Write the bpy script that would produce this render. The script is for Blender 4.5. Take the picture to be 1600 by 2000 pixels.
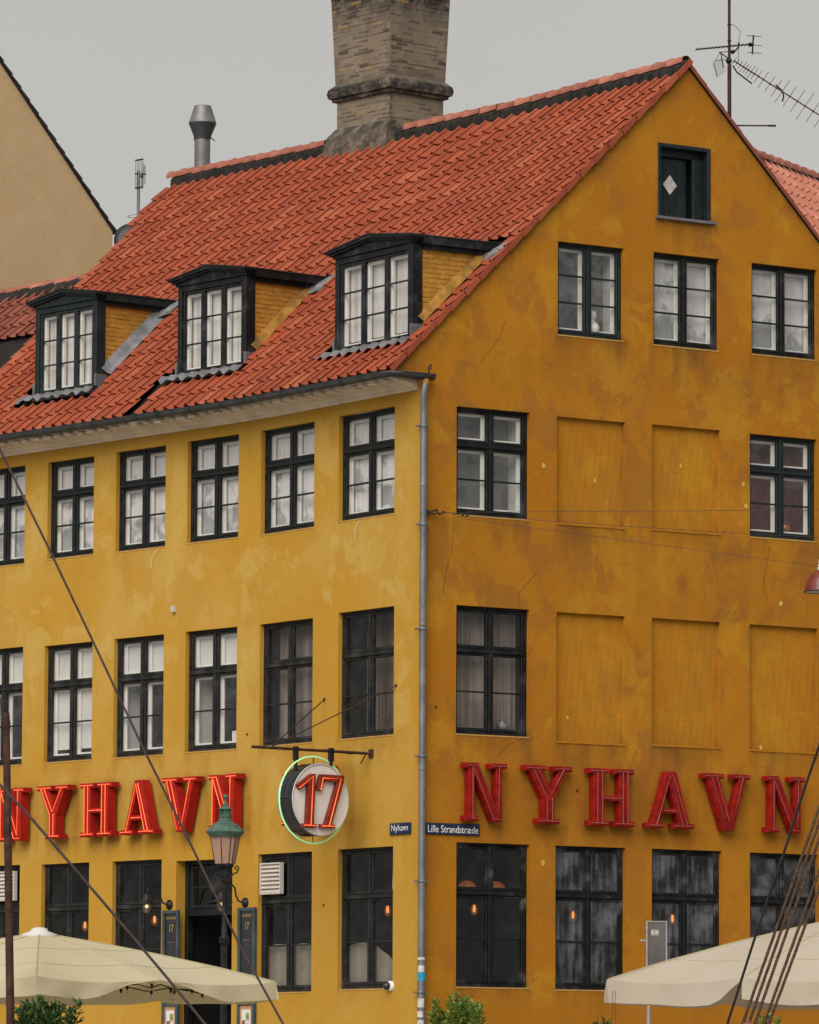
import bpy, bmesh, math, random
import numpy as np
from math import sin, cos, tan, pi, radians, sqrt, exp
from mathutils import Vector, Matrix, Quaternion

for o in list(bpy.data.objects):
    bpy.data.objects.remove(o, do_unlink=True)
random.seed(17)
rng = np.random.default_rng(17)
scene = bpy.context.scene
COL = scene.collection

# ------------------------------------------------------------------ camera, sky, sun, exposure
CAMZ = 0.9
cam_d = bpy.data.cameras.new('camera')
cam = bpy.data.objects.new('camera', cam_d)
COL.objects.link(cam)
cam_d.sensor_fit = 'HORIZONTAL'
cam_d.sensor_width = 36.0
cam_d.lens = 10442.87 / 1600 * 36.0
cam_d.clip_start = 1.0
cam_d.clip_end = 3000
cam.location = (0, 0, CAMZ)
cam.rotation_euler = (Matrix.Rotation(radians(90 + 6.11495), 3, 'X') @ Matrix.Rotation(radians(0.26854), 3, 'Z')).to_euler()
scene.camera = cam

SUN_DIR = Vector((-0.33, -0.94, 0)).normalized()
SUN_EL = radians(38)
world = bpy.data.worlds.new('World')
scene.world = world
world.use_nodes = True
wn, wl = world.node_tree.nodes, world.node_tree.links
wn.clear()
w_out = wn.new('ShaderNodeOutputWorld'); w_bg = wn.new('ShaderNodeBackground')
w_sky = wn.new('ShaderNodeTexSky'); w_sky.sky_type = 'NISHITA'; w_sky.sun_disc = False
w_sky.sun_elevation = SUN_EL
w_sky.sun_rotation = math.atan2(SUN_DIR.x, SUN_DIR.y) % (2 * pi)
w_hs = wn.new('ShaderNodeHueSaturation'); w_hs.inputs['Saturation'].default_value = 0.12
w_mix = wn.new('ShaderNodeMix'); w_mix.data_type = 'RGBA'
w_mix.inputs[0].default_value = 0.93                       # thick cloud layer hides the blue
w_tc = wn.new('ShaderNodeTexCoord'); w_no = wn.new('ShaderNodeTexNoise'); w_no.inputs['Scale'].default_value = 9.0; w_no.inputs['Detail'].default_value = 3
w_cm = wn.new('ShaderNodeMix'); w_cm.data_type = 'RGBA'
w_cm.inputs[6].default_value = (1.90, 1.865, 1.765, 1); w_cm.inputs[7].default_value = (2.10, 2.06, 1.95, 1)      # faint cloud structure
wl.new(w_tc.outputs['Generated'], w_no.inputs['Vector']); wl.new(w_no.outputs[0], w_cm.inputs[0]); wl.new(w_cm.outputs[2], w_mix.inputs[7])
w_bg.inputs['Strength'].default_value = 0.10
wl.new(w_sky.outputs[0], w_hs.inputs['Color']); wl.new(w_hs.outputs[0], w_mix.inputs[6])
wl.new(w_mix.outputs[2], w_bg.inputs['Color']); wl.new(w_bg.outputs[0], w_out.inputs[0])

sun_d = bpy.data.lights.new('sun', 'SUN')
sun_d.energy = 1.45
sun_d.angle = radians(52)
sun_d.color = (1.0, 0.955, 0.89)
sun = bpy.data.objects.new('sun', sun_d); COL.objects.link(sun)
_sv = Vector((SUN_DIR.x * cos(SUN_EL), SUN_DIR.y * cos(SUN_EL), sin(SUN_EL)))
sun.rotation_euler = _sv.to_track_quat('Z', 'Y').to_euler()
sun.location = (-20, -30, 60)

scene.render.engine = 'CYCLES'
scene.view_settings.view_transform = 'Standard'
scene.view_settings.look = 'None'
scene.view_settings.gamma = 1.0
scene.view_settings.use_curve_mapping = False
scene.view_settings.exposure = 1.17
scene.cycles.transparent_max_bounces = 24
scene.cycles.max_bounces = 8

# ------------------------------------------------------------------ helpers
def link(o, parent=None):
    COL.objects.link(o)
    if parent is not None:
        o.parent = parent
    return o

def tag(o, label=None, cat=None, group=None, kind=None):
    if label: o['label'] = label
    if cat: o['category'] = cat
    if group: o['group'] = group
    if kind: o['kind'] = kind
    return o

def empty(name, mat, label, cat, group=None):
    o = bpy.data.objects.new(name, None)
    o.empty_display_size = 0.2
    o.matrix_world = mat
    link(o)
    return tag(o, label, cat, group)

class MB:
    """collects faces; m = matrix applied to whatever is added"""
    def __init__(self):
        self.v = []; self.f = []; self.mi = []; self.sm = []; self.m = Matrix.Identity(4)
    def add(self, vs, fs, mi=0, smooth=False):
        b = len(self.v); m = self.m
        self.v += [tuple(m @ Vector(p)) for p in vs]
        for f in fs:
            self.f.append(tuple(i + b for i in f)); self.mi.append(mi); self.sm.append(smooth)
    def box(self, x0, x1, y0, y1, z0, z1, mi=0):
        self.add([(x0, y0, z0), (x1, y0, z0), (x1, y1, z0), (x0, y1, z0), (x0, y0, z1), (x1, y0, z1), (x1, y1, z1), (x0, y1, z1)],
                 [(0, 3, 2, 1), (4, 5, 6, 7), (0, 1, 5, 4), (1, 2, 6, 5), (2, 3, 7, 6), (3, 0, 4, 7)], mi)
    def cbox(self, x0, x1, y0, y1, z0, z1, c=0.006, mi=0):
        """box with its front (low y) edges chamfered by c"""
        c = min(c, (x1 - x0) * .3, (z1 - z0) * .3, (y1 - y0) * .5)
        vs = [(x0 + c, y0, z0 + c), (x1 - c, y0, z0 + c), (x1 - c, y0, z1 - c), (x0 + c, y0, z1 - c),
              (x0, y0 + c, z0), (x1, y0 + c, z0), (x1, y0 + c, z1), (x0, y0 + c, z1),
              (x0, y1, z0), (x1, y1, z0), (x1, y1, z1), (x0, y1, z1)]
        fs = [(0, 1, 2, 3), (4, 5, 1, 0), (5, 6, 2, 1), (6, 7, 3, 2), (7, 4, 0, 3),
              (8, 9, 5, 4), (9, 10, 6, 5), (10, 11, 7, 6), (11, 8, 4, 7), (11, 10, 9, 8)]
        self.add(vs, fs, mi)
    def quad(self, a, b, c, d, mi=0):
        self.add([a, b, c, d], [(0, 1, 2, 3)], mi)
    def tube(self, pts, r, n=8, mi=0, caps=True):
        pts = [Vector(p) for p in pts]
        rs = r if isinstance(r, (list, tuple)) else [r] * len(pts)
        vs = []; fs = []
        up = None
        for i, p in enumerate(pts):
            d = (pts[min(i + 1, len(pts) - 1)] - pts[max(i - 1, 0)])
            if d.length < 1e-9: d = Vector((0, 0, 1))
            d.normalize()
            if up is None:
                up = Vector((0, 0, 1)) if abs(d.z) < .9 else Vector((1, 0, 0))
            a = d.cross(up)
            if a.length < 1e-6: a = d.orthogonal()
            a.normalize(); b = a.cross(d).normalized(); up = b
            for k in range(n):
                t = 2 * pi * k / n
                vs.append(p + (a * cos(t) + b * sin(t)) * rs[i])
        for i in range(len(pts) - 1):
            for k in range(n):
                k2 = (k + 1) % n
                fs.append((i * n + k, i * n + k2, (i + 1) * n + k2, (i + 1) * n + k))
        self.add(vs, fs, mi, True)
        if caps:
            self.add(vs[:n], [tuple(range(n))[::-1]], mi); self.add(vs[-n:], [tuple(range(n))], mi)
    def lathe(self, prof, n=20, mi=0, c=(0, 0, 0), smooth=True, cap=True):
        """prof: (r, z) from bottom to top around the z axis"""
        vs = []; fs = []
        for r, z in prof:
            for k in range(n):
                t = 2 * pi * (k + .5) / n
                vs.append((c[0] + r * cos(t), c[1] + r * sin(t), c[2] + z))
        for i in range(len(prof) - 1):
            for k in range(n):
                k2 = (k + 1) % n
                fs.append((i * n + k, i * n + k2, (i + 1) * n + k2, (i + 1) * n + k))
        self.add(vs, fs, mi, smooth)
        if cap:
            if prof[0][0] > 1e-4: self.add(vs[:n], [tuple(range(n))[::-1]], mi)
            if prof[-1][0] > 1e-4: self.add(vs[-n:], [tuple(range(n))], mi)
    def ball(self, c, r, n=10, mi=0, sz=1.0):
        pr = [(max(r * sin(pi * k / n), 1e-5), -r * sz * cos(pi * k / n)) for k in range(n + 1)]
        self.lathe(pr, 12, mi, c, True, False)
    def prism(self, poly, y0, y1, mi=0):
        """poly of (x,z) counter-clockwise seen from -y; extruded from y0 (front) to y1"""
        n = len(poly)
        vs = [(x, y0, z) for x, z in poly] + [(x, y1, z) for x, z in poly]
        fs = [tuple(range(n)), tuple(range(2 * n - 1, n - 1, -1))]
        for i in range(n):
            j = (i + 1) % n
            fs.append((i, n + i, n + j, j))
        self.add(vs, fs, mi)
    def sweep(self, prof, frames, mi=0, smooth=False, close=False):
        """prof (a,b) points placed by frames: list of functions (a,b)->Vector"""
        n = len(prof); vs = []; fs = []
        for fr in frames:
            vs += [fr(a, b) for a, b in prof]
        for i in range(len(frames) - 1):
            for k in range(n if close else n - 1):
                k2 = (k + 1) % n
                fs.append((i * n + k, (i + 1) * n + k, (i + 1) * n + k2, i * n + k2))
        self.add(vs, fs, mi, smooth)
    def mesh(self, name, mats):
        me = bpy.data.meshes.new(name)
        me.from_pydata(self.v, [], self.f)
        for m in mats: me.materials.append(m)
        me.polygons.foreach_set('material_index', self.mi)
        me.polygons.foreach_set('use_smooth', self.sm)
        me.update()
        return me
    def build(self, name, mats, parent=None, mat=None):
        if not isinstance(mats, (list, tuple)): mats = [mats]
        o = bpy.data.objects.new(name, self.mesh(name, mats))
        if mat is not None: o.matrix_local = mat
        return link(o, parent)

def inst(name, me, parent, mat):
    o = bpy.data.objects.new(name, me)
    o.matrix_local = mat
    return link(o, parent)

def copy_tree(o, parent=None):
    c = o.copy(); COL.objects.link(c); c.parent = parent
    for ch in list(o.children):
        copy_tree(ch, c)
    return c

def curve_mesh(loops, depth, bevel=0.0):
    """flat outline (x,y) loops (outer, holes) -> extruded mesh standing in xz, front towards -y, total thickness depth"""
    cu = bpy.data.curves.new('outline', 'CURVE'); cu.dimensions = '2D'; cu.fill_mode = 'BOTH'
    for lp in loops:
        s = cu.splines.new('POLY'); s.points.add(len(lp) - 1); s.use_cyclic_u = True
        for i, (x, y) in enumerate(lp): s.points[i].co = (x, y, 0, 1)
    cu.extrude = depth / 2; cu.bevel_depth = bevel; cu.bevel_resolution = 0; cu.offset = -bevel
    o = bpy.data.objects.new('outline', cu); COL.objects.link(o)
    dg = bpy.context.evaluated_depsgraph_get()
    me = bpy.data.meshes.new_from_object(o.evaluated_get(dg))
    bpy.data.objects.remove(o, do_unlink=True); bpy.data.curves.remove(cu)
    me.polygons.foreach_set('use_smooth', [False] * len(me.polygons))
    me.transform(Matrix.Rotation(pi / 2, 4, 'X'))
    return me

def text_mesh(txt, size, depth=0.004, sx=1.0, bold=0.0):
    cu = bpy.data.curves.new('lettering', 'FONT'); cu.body = txt; cu.size = size
    cu.align_x = 'CENTER'; cu.align_y = 'CENTER'; cu.extrude = depth / 2; cu.offset = bold
    cu.resolution_u = 3
    o = bpy.data.objects.new('lettering', cu); COL.objects.link(o)
    dg = bpy.context.evaluated_depsgraph_get()
    me = bpy.data.meshes.new_from_object(o.evaluated_get(dg))
    bpy.data.objects.remove(o, do_unlink=True); bpy.data.curves.remove(cu)
    me.transform(Matrix.Diagonal((sx, 1, 1, 1)))
    me.transform(Matrix.Rotation(pi / 2, 4, 'X'))
    return me

def mesh_obj(name, me, mats, parent=None, mat=None):
    me.materials.clear()
    for m in (mats if isinstance(mats, (list, tuple)) else [mats]): me.materials.append(m)
    me.name = name
    o = bpy.data.objects.new(name, me)
    if mat is not None: o.matrix_local = mat
    return link(o, parent)

T = Matrix.Translation
def TR(x, y, z, rz=0): return Matrix.Translation((x, y, z)) @ Matrix.Rotation(rz, 4, 'Z')

# ------------------------------------------------------------------ materials
class N:
    """tiny node builder"""
    def __init__(self, name):
        self.m = bpy.data.materials.new(name); self.m.use_nodes = True
        self.t = self.m.node_tree; self.n = self.t.nodes; self.l = self.t.links
        self.n.clear(); self.out = self.n.new('ShaderNodeOutputMaterial')
        self._tc = None
    def new(self, t): return self.n.new(t)
    def put(self, sock, v):
        if isinstance(v, bpy.types.NodeSocket): self.l.new(v, sock)
        elif isinstance(v, (tuple, list)) and len(v) == 3 and sock.type == 'RGBA': sock.default_value = (*v, 1)
        else: sock.default_value = v
    def co(self, which='Object'):
        if self._tc is None: self._tc = self.new('ShaderNodeTexCoord')
        return self._tc.outputs[which]
    def mapv(self, v, scale=(1, 1, 1), loc=(0, 0, 0), rot=(0, 0, 0)):
        n = self.new('ShaderNodeMapping'); self.put(n.inputs[0], v)
        n.inputs['Scale'].default_value = scale; n.inputs['Location'].default_value = loc; n.inputs['Rotation'].default_value = rot
        return n.outputs[0]
    def noise(self, scale, v=None, detail=4, rough=.55, dist=0, col=False):
        n = self.new('ShaderNodeTexNoise'); self.put(n.inputs['Vector'], v or self.co())
        n.inputs['Scale'].default_value = scale; n.inputs['Detail'].default_value = detail
        n.inputs['Roughness'].default_value = rough; n.inputs['Distortion'].default_value = dist
        return n.outputs[1 if col else 0]
    def ramp(self, v, a, b, lo=0., hi=1., smooth=True):
        n = self.new('ShaderNodeMapRange'); self.put(n.inputs[0], v)
        n.interpolation_type = 'SMOOTHSTEP' if smooth else 'LINEAR'
        for i, x in enumerate((a, b, lo, hi)): self.put(n.inputs[1 + i], x)
        return n.outputs[0]
    def math(self, op, a, b=0.):
        n = self.new('ShaderNodeMath'); n.operation = op; self.put(n.inputs[0], a); self.put(n.inputs[1], b)
        return n.outputs[0]
    def mix(self, f, a, b, mode='MIX'):
        n = self.new('ShaderNodeMix'); n.data_type = 'RGBA'; n.blend_type = mode
        self.put(n.inputs[0], f); self.put(n.inputs[6], a); self.put(n.inputs[7], b)
        return n.outputs[2]
    def attr(self, name, out='Color'):
        n = self.new('ShaderNodeAttribute'); n.attribute_name = name
        return n.outputs[out]
    def sep(self, v):
        n = self.new('ShaderNodeSeparateXYZ'); self.put(n.inputs[0], v); return n.outputs
    def bump(self, h, strength=.3, dist=.01):
        n = self.new('ShaderNodeBump'); self.put(n.inputs['Height'], h)
        n.inputs['Strength'].default_value = strength; n.inputs['Distance'].default_value = dist
        return n.outputs[0]
    def bsdf(self, col, rough=.6, metal=0., normal=None, spec=.5, emit=None, es=0.):
        b = self.new('ShaderNodeBsdfPrincipled')
        self.put(b.inputs['Base Color'], col); self.put(b.inputs['Roughness'], rough); self.put(b.inputs['Metallic'], metal)
        b.inputs['Specular IOR Level'].default_value = spec
        if normal is not None: self.put(b.inputs['Normal'], normal)
        if emit is not None:
            self.put(b.inputs['Emission Color'], emit); b.inputs['Emission Strength'].default_value = es
        return b.outputs[0]
    def done(self, sh):
        self.l.new(sh, self.out.inputs[0]); return self.m

def simple(name, col, rough=.6, metal=0., var=.15, scale=6., bump=.0, dirt=None, dirt_amt=.0, spec=.22, emit=None, es=0.):
    n = N(name)
    f = n.noise(scale, detail=5)
    c = n.mix(n.ramp(f, .3, .7), tuple(x * (1 - var) for x in col), tuple(min(1, x * (1 + var)) for x in col))
    if dirt is not None:
        g = n.noise(scale * .45, detail=6, rough=.65)
        c = n.mix(n.ramp(g, .48, .72, 0, dirt_amt), c, dirt)
    nm = n.bump(n.noise(scale * 8, detail=4), bump, .004) if bump else None
    return n.done(n.bsdf(c, rough, metal, nm, spec, emit, es))

def wall_material(name, base, patch, warm, light, soot, amt_patch, amt_light):
    n = N(name)
    at = n.sep(n.attr('stain', 'Vector'))
    big = n.noise(.55, detail=5, rough=.6)
    mid = n.noise(1.5, n.mapv(n.co(), (1, 1, .8), (7, 3, 1)), detail=6, rough=.62, dist=.5)
    streak = n.noise(1.0, n.mapv(n.co(), (3.2, 3.2, .22)), detail=4, rough=.6)
    fine = n.noise(26, detail=3)
    pit = n.noise(120, detail=2)
    c = n.mix(n.ramp(big, .36, .64), base, warm)
    c = n.mix(n.math('MULTIPLY', n.ramp(mid, .50, .585), amt_patch), c, patch)
    mid2 = n.noise(1.1, n.mapv(n.co(), (1, 1, 1), (21, 13, 5)), detail=6, rough=.66, dist=.35)
    c = n.mix(n.math('MULTIPLY', n.ramp(mid2, .53, .60), amt_light), c, light)
    c = n.mix(n.ramp(streak, .5, .8, 0, .18), c, patch)
    # rain dirt, below sills, letters and the eave (stays where it is whatever the light)
    d = n.math('MULTIPLY', at[0], n.ramp(n.math('ADD', n.math('MULTIPLY', streak, .65), n.math('MULTIPLY', mid, .45)), .38, .74, .25, 1.15))
    c = n.mix(n.math('MINIMUM', d, .88), c, soot)
    c = n.mix(n.math('MULTIPLY', at[1], n.ramp(mid, .35, .6, .3, 1)), c, light)
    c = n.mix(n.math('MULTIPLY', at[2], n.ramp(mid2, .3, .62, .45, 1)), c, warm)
    c = n.mix(n.ramp(fine, .3, .7, 0, .20), c, n.mix(.5, c, soot))
    c = n.mix(n.ramp(n.noise(6, detail=5, rough=.7), .42, .68, 0, .28), c, n.mix(.6, c, patch))
    c = n.mix(n.ramp(pit, .66, .74, 0, .22), c, soot)
    h = n.math('ADD', n.math('MULTIPLY', n.noise(9, detail=5, rough=.6), 1.0), n.math('MULTIPLY', pit, .12))
    return n.done(n.bsdf(c, .88, 0, n.bump(h, .35, .012), .06))

M = {}
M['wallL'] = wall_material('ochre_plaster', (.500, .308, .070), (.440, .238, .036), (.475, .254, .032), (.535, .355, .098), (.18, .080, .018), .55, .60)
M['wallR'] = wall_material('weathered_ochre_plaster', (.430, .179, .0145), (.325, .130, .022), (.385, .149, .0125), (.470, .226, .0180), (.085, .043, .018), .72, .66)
M['sill'] = simple('rendered_sill', (.46, .26, .075), .85, var=.2, scale=8, dirt=(.2, .11, .04), dirt_amt=.5)
M['beige_plaster'] = wall_material('beige_plaster', (.55, .385, .22), (.50, .345, .195), (.53, .36, .20), (.59, .43, .255), (.12, .085, .05), .4, .4)

def tile_material(name, base, dark, light):
    n = N(name)
    oi = n.new('ShaderNodeObjectInfo')
    r = n.math('FRACT', n.math('ADD', oi.outputs['Random'], n.attr('tint', 'Fac')))
    c = n.mix(n.ramp(r, 0, 1, smooth=False), dark, base)
    r2 = n.math('FRACT', n.math('MULTIPLY', r, 7.31))
    c = n.mix(n.ramp(r2, .78, 1.0, 0, .7), c, light)
    geo = n.new('ShaderNodeNewGeometry')
    g = n.noise(5, geo.outputs['Position'], detail=6, rough=.65)
    c = n.mix(n.ramp(g, .45, .75, 0, .35), c, tuple(x * .45 for x in dark))
    g2 = n.noise(1.0, geo.outputs['Position'], detail=4)
    c = n.mix(n.ramp(g2, .48, .68, 0, .35), c, dark)
    return n.done(n.bsdf(c, n.ramp(g, .3, .7, .45, .68), 0, n.bump(n.noise(60, geo.outputs['Position']), .15, .003), .35))
M['tile'] = tile_material('red_clay_tile', (.345, .072, .028), (.255, .048, .020), (.40, .108, .050))
M['tile_old'] = tile_material('dull_clay_tile', (.250, .066, .036), (.175, .047, .030), (.30, .095, .055))
M['tile_pink'] = tile_material('pink_clay_tile', (.46, .165, .105), (.40, .135, .085), (.52, .22, .15))
M['mortar'] = simple('dark_mortar', (.024, .021, .018), .95, var=.5, scale=9, bump=.4)
M['deck'] = simple('roof_felt', (.018, .015, .013), .9, var=.3)
M['frame'] = simple('black_green_paint', (.0085, .0115, .0115), .5, var=.35, scale=7, dirt=(.035, .037, .036), dirt_amt=.35, bump=.12, spec=.22)
M['frame_dark'] = simple('black_paint', (.006, .0075, .008), .5, var=.4, scale=7, dirt=(.075, .078, .08), dirt_amt=.5, bump=.2, spec=.22)
M['frame_worn'] = simple('worn_slate_paint', (.0135, .0145, .0140), .6, var=.5, scale=8, dirt=(.070, .070, .066), dirt_amt=.5, bump=.25, spec=.25)
M['frame_peel'] = simple('peeling_black_paint', (.007, .008, .0082), .55, var=.4, scale=5, dirt=(.15, .152, .155), dirt_amt=.62, bump=.3, spec=.2)
M['frame_green'] = simple('bottle_green_paint', (.0095, .016, .0165), .5, var=.3, scale=6, dirt=(.028, .036, .036), dirt_amt=.5, spec=.25)
M['white'] = simple('white_paint', (.74, .71, .665), .5, var=.06, scale=5)
M['lining'] = simple('pale_lining', (.74, .71, .68), .8, var=.08)
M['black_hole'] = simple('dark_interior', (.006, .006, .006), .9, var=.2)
M['cornice'] = simple('cream_cornice', (.70, .60, .46), .75, var=.08, scale=4, dirt=(.48, .36, .22), dirt_amt=.45)
M['zinc'] = simple('zinc', (.20, .195, .20), .55, .55, var=.18, scale=5, dirt=(.11, .105, .11), dirt_amt=.5)
M['gutter'] = simple('dark_zinc', (.055, .058, .062), .42, .4, var=.3, scale=4, dirt=(.10, .10, .10), dirt_amt=.4)
M['lead'] = simple('lead_sheet', (.23, .225, .24), .5, .45, var=.25, scale=7, dirt=(.11, .105, .115), dirt_amt=.6, bump=.25)
M['lead_pale'] = simple('pale_lead', (.36, .35, .355), .55, .3, var=.15, scale=7, dirt=(.2, .2, .21), dirt_amt=.4)
M['rust'] = simple('rusty_steel', (.055, .026, .020), .75, .2, var=.35, scale=9, dirt=(.13, .05, .03), dirt_amt=.6, bump=.3)
M['iron'] = simple('black_iron', (.016, .016, .018), .5, .35, var=.3, scale=8, dirt=(.07, .07, .07), dirt_amt=.5)
M['verdigris'] = simple('copper_verdigris', (.070, .125, .094), .7, .0, var=.3, scale=14, dirt=(.035, .07, .052), dirt_amt=.7, bump=.2)
M['navy'] = simple('navy_enamel', (.012, .024, .062), .3, var=.1)
M['lettering_white'] = simple('white_lettering', (.78, .76, .72), .5, var=.03)
M['gold'] = simple('gold_lettering', (.35, .25, .10), .5, .2, var=.2)
M['red_metal'] = simple('red_sign_metal', (.27, .010, .007), .6, var=.3, scale=9, dirt=(.12, .008, .006), dirt_amt=.6, spec=.1)
M['red_lit'] = simple('red_sign_metal_bright', (.33, .010, .006), .6, var=.15, scale=8, dirt=(.24, .010, .005), dirt_amt=.5)
M['brown_red'] = simple('weathered_red_metal', (.20, .028, .014), .5, var=.3, scale=10, dirt=(.10, .02, .012), dirt_amt=.6)
M['neon'] = simple('red_neon', (.9, .2, .08), .3, var=0, emit=(1.0, .10, .028), es=.40)
M['neon_green'] = simple('green_neon', (.5, .9, .5), .3, var=0, emit=(.22, .62, .22), es=.15)
M['tube_off'] = simple('unlit_glass_tube', (.30, .105, .085), .2, var=.1, spec=.6)
M['disc_white'] = simple('white_sign_face', (.72, .66, .62), .4, var=.04, scale=2, dirt=(.55, .45, .36), dirt_amt=.25)
M['drum_black'] = simple('black_enamel', (.012, .013, .014), .22, var=.3, scale=3, dirt=(.05, .05, .05), dirt_amt=.4, spec=.6)
M['seam'] = simple('canvas_seam', (.44, .36, .22), .9, var=.1)
def canvas(name, a, b, tr):
    n = N(name)
    c = n.mix(n.ramp(n.noise(1.4, detail=5), .3, .7), a, b)
    c = n.mix(n.ramp(n.noise(4, detail=6, rough=.7), .5, .75, 0, .25), c, tuple(x * .8 for x in b))
    d = n.new('ShaderNodeBsdfDiffuse'); n.put(d.inputs[0], c); n.put(d.inputs[2], n.bump(n.math('ADD', n.noise(1.5, n.mapv(n.co(), (1, 1, 1.6)), detail=3, rough=.45, dist=.6), n.math('MULTIPLY', n.noise(90), .03)), .30, .06))
    t = n.new('ShaderNodeBsdfTranslucent'); t.inputs[0].default_value = (*tr, 1)
    m = n.new('ShaderNodeMixShader'); m.inputs[0].default_value = .33
    n.l.new(d.outputs[0], m.inputs[1]); n.l.new(t.outputs[0], m.inputs[2])
    return n.done(m.outputs[0])
M['fabric_cream'] = canvas('cream_canvas', (.70, .635, .455), (.66, .59, .40), (.70, .55, .25))
M['fabric_beige'] = canvas('beige_canvas', (.61, .535, .435), (.57, .49, .39), (.58, .45, .31))
M['alu'] = simple('grey_aluminium', (.33, .32, .31), .45, .5, var=.12, scale=5)
M['alu_dark'] = simple('dull_sign_back', (.105, .095, .088), .55, .2, var=.2, scale=3, dirt=(.10, .09, .085), dirt_amt=.5)
M['alu_white'] = simple('pale_powder_coat', (.58, .56, .52), .4, var=.05)
M['louvre'] = simple('cream_louvre', (.55, .50, .45), .5, var=.08, dirt=(.32, .25, .2), dirt_amt=.5)
M['rope'] = simple('brown_hemp_rope', (.095, .058, .040), .9, var=.35, scale=40, bump=.3, spec=.1)
M['wire'] = simple('steel_wire', (.075, .052, .050), .5, .3, var=.2, scale=10)
M['wire_black'] = simple('black_wire', (.012, .009, .009), .5, var=.2, scale=10)
M['thread'] = simple('white_thread', (.7, .63, .5), .9, var=.05)
M['leaf'] = simple('dark_leaf', (.045, .090, .020), .5, var=.55, scale=30, spec=.35)
M['leaf_light'] = simple('bright_leaf', (.150, .225, .034), .5, var=.55, scale=30, spec=.35)
M['stem'] = simple('stem_bark', (.06, .04, .025), .9, var=.3)
M['pot'] = simple('planter_box', (.05, .05, .05), .8, var=.2)
M['cork'] = simple('cork_panel', (.46, .25, .13), .9, var=.1, scale=12)
M['paper'] = simple('menu_paper', (.66, .64, .61), .8, var=.03)
M['ink'] = simple('printed_ink', (.10, .09, .085), .8, var=.2)
M['photo'] = simple('printed_photo', (.20, .09, .05), .6, var=.7, scale=30)
M['photo_green'] = simple('printed_salad', (.22, .26, .10), .6, var=.6, scale=30)
M['cyan'] = simple('cyan_sticker', (.015, .30, .50), .5, var=.05)
M['sticker'] = simple('pale_sticker', (.55, .53, .50), .5, var=.1, scale=20, dirt=(.25, .2, .2), dirt_amt=.5)
M['sticker_pink'] = simple('pink_sticker', (.40, .14, .18), .5, var=.3, scale=30)
M['sticker_yellow'] = simple('yellow_sticker', (.60, .42, .05), .5, var=.1)
M['bulb_glow'] = simple('warm_filament', (.9, .6, .3), .3, var=0, emit=(1.0, .38, .10), es=.75)
M['amber'] = simple('lit_amber_shade', (.16, .05, .02), .4, var=.5, scale=14, emit=(1.0, .27, .07), es=.045)
M['lamp_glow'] = simple('warm_bulb', (.9, .7, .5), .3, var=0, emit=(1.0, .60, .28), es=.7)
M['copper'] = simple('copper_shade', (.45, .16, .07), .35, .7, var=.15)
M['red_lamp'] = simple('faded_red_enamel', (.16, .034, .028), .32, var=.25, scale=7, dirt=(.27, .10, .085), dirt_amt=.5, spec=.6)
M['porcelain'] = simple('white_porcelain', (.62, .58, .54), .3, var=.05)
M['brick'] = simple('ochre_painted_brick', (.42, .205, .030), .85, var=.22, scale=7, dirt=(.30, .125, .022), dirt_amt=.6, bump=.3)
M['brick_plaster'] = simple('dirty_ochre_render', (.33, .165, .035), .9, var=.3, scale=6, dirt=(.075, .055, .03), dirt_amt=.8, bump=.3)
M['quay'] = simple('granite_paving', (.30, .285, .265), .85, var=.2, scale=2)
M['asphalt'] = simple('asphalt', (.05, .05, .052), .9, var=.2)
M['slate'] = simple('dark_slate', (.028, .026, .027), .7, var=.3)
M['zinc_cheek'] = simple('dark_zinc_cheek', (.050, .051, .056), .6, .3, var=.4, scale=5, dirt=(.085, .085, .09), dirt_amt=.6)
M['wood_block'] = simple('varnished_wood', (.20, .075, .045), .5, var=.3)
M['plaster_patch'] = simple('pale_plaster_patch', (.58, .39, .09), .9, var=.12)
M['crack'] = simple('plaster_crack', (.10, .045, .012), .95, var=.2)

def water_material():
    n = N('canal_water')
    return n.done(n.bsdf((.02, .028, .025), .08, 0, n.bump(n.noise(2.2, n.mapv(n.co(), (1, .5, 1)), detail=4), .6, .05), .5))
M['water'] = water_material()

def chimney_material():
    n = N('sooty_render')
    z = n.sep(n.co())[2]
    f = n.noise(2.6, detail=6, rough=.65)
    g = n.noise(11, detail=5, rough=.6)
    c = n.mix(n.ramp(f, .35, .66), (.190, .148, .108), (.250, .200, .148))
    c = n.mix(n.ramp(g, .52, .70, 0, .55), c, (.11, .09, .074))
    c = n.mix(n.math('MULTIPLY', n.attr('soot', 'Fac'), n.ramp(n.noise(5, detail=6, rough=.7), .36, .56, .35, 1)), c, (.028, .026, .025))
    tn = n.attr('tint', 'Fac')
    c = n.mix(n.ramp(tn, .90, .93, 0, .65), c, (.30, .19, .085))
    c = n.mix(n.math('MULTIPLY', n.ramp(tn, .02, .14, 1, 0), n.ramp(tn, .0, .001, 0, .75)), c, (.05, .042, .036))
    c = n.mix(n.math('MULTIPLY', n.ramp(tn, .14, .9, 0, .35), n.ramp(tn, .89, .90, 1, 0)), c, (.16, .12, .088))
    return n.done(n.bsdf(c, .95, 0, n.bump(n.math('ADD', f, n.math('MULTIPLY', g, .5)), .55, .02), .15))
M['chimney'] = chimney_material()

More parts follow.
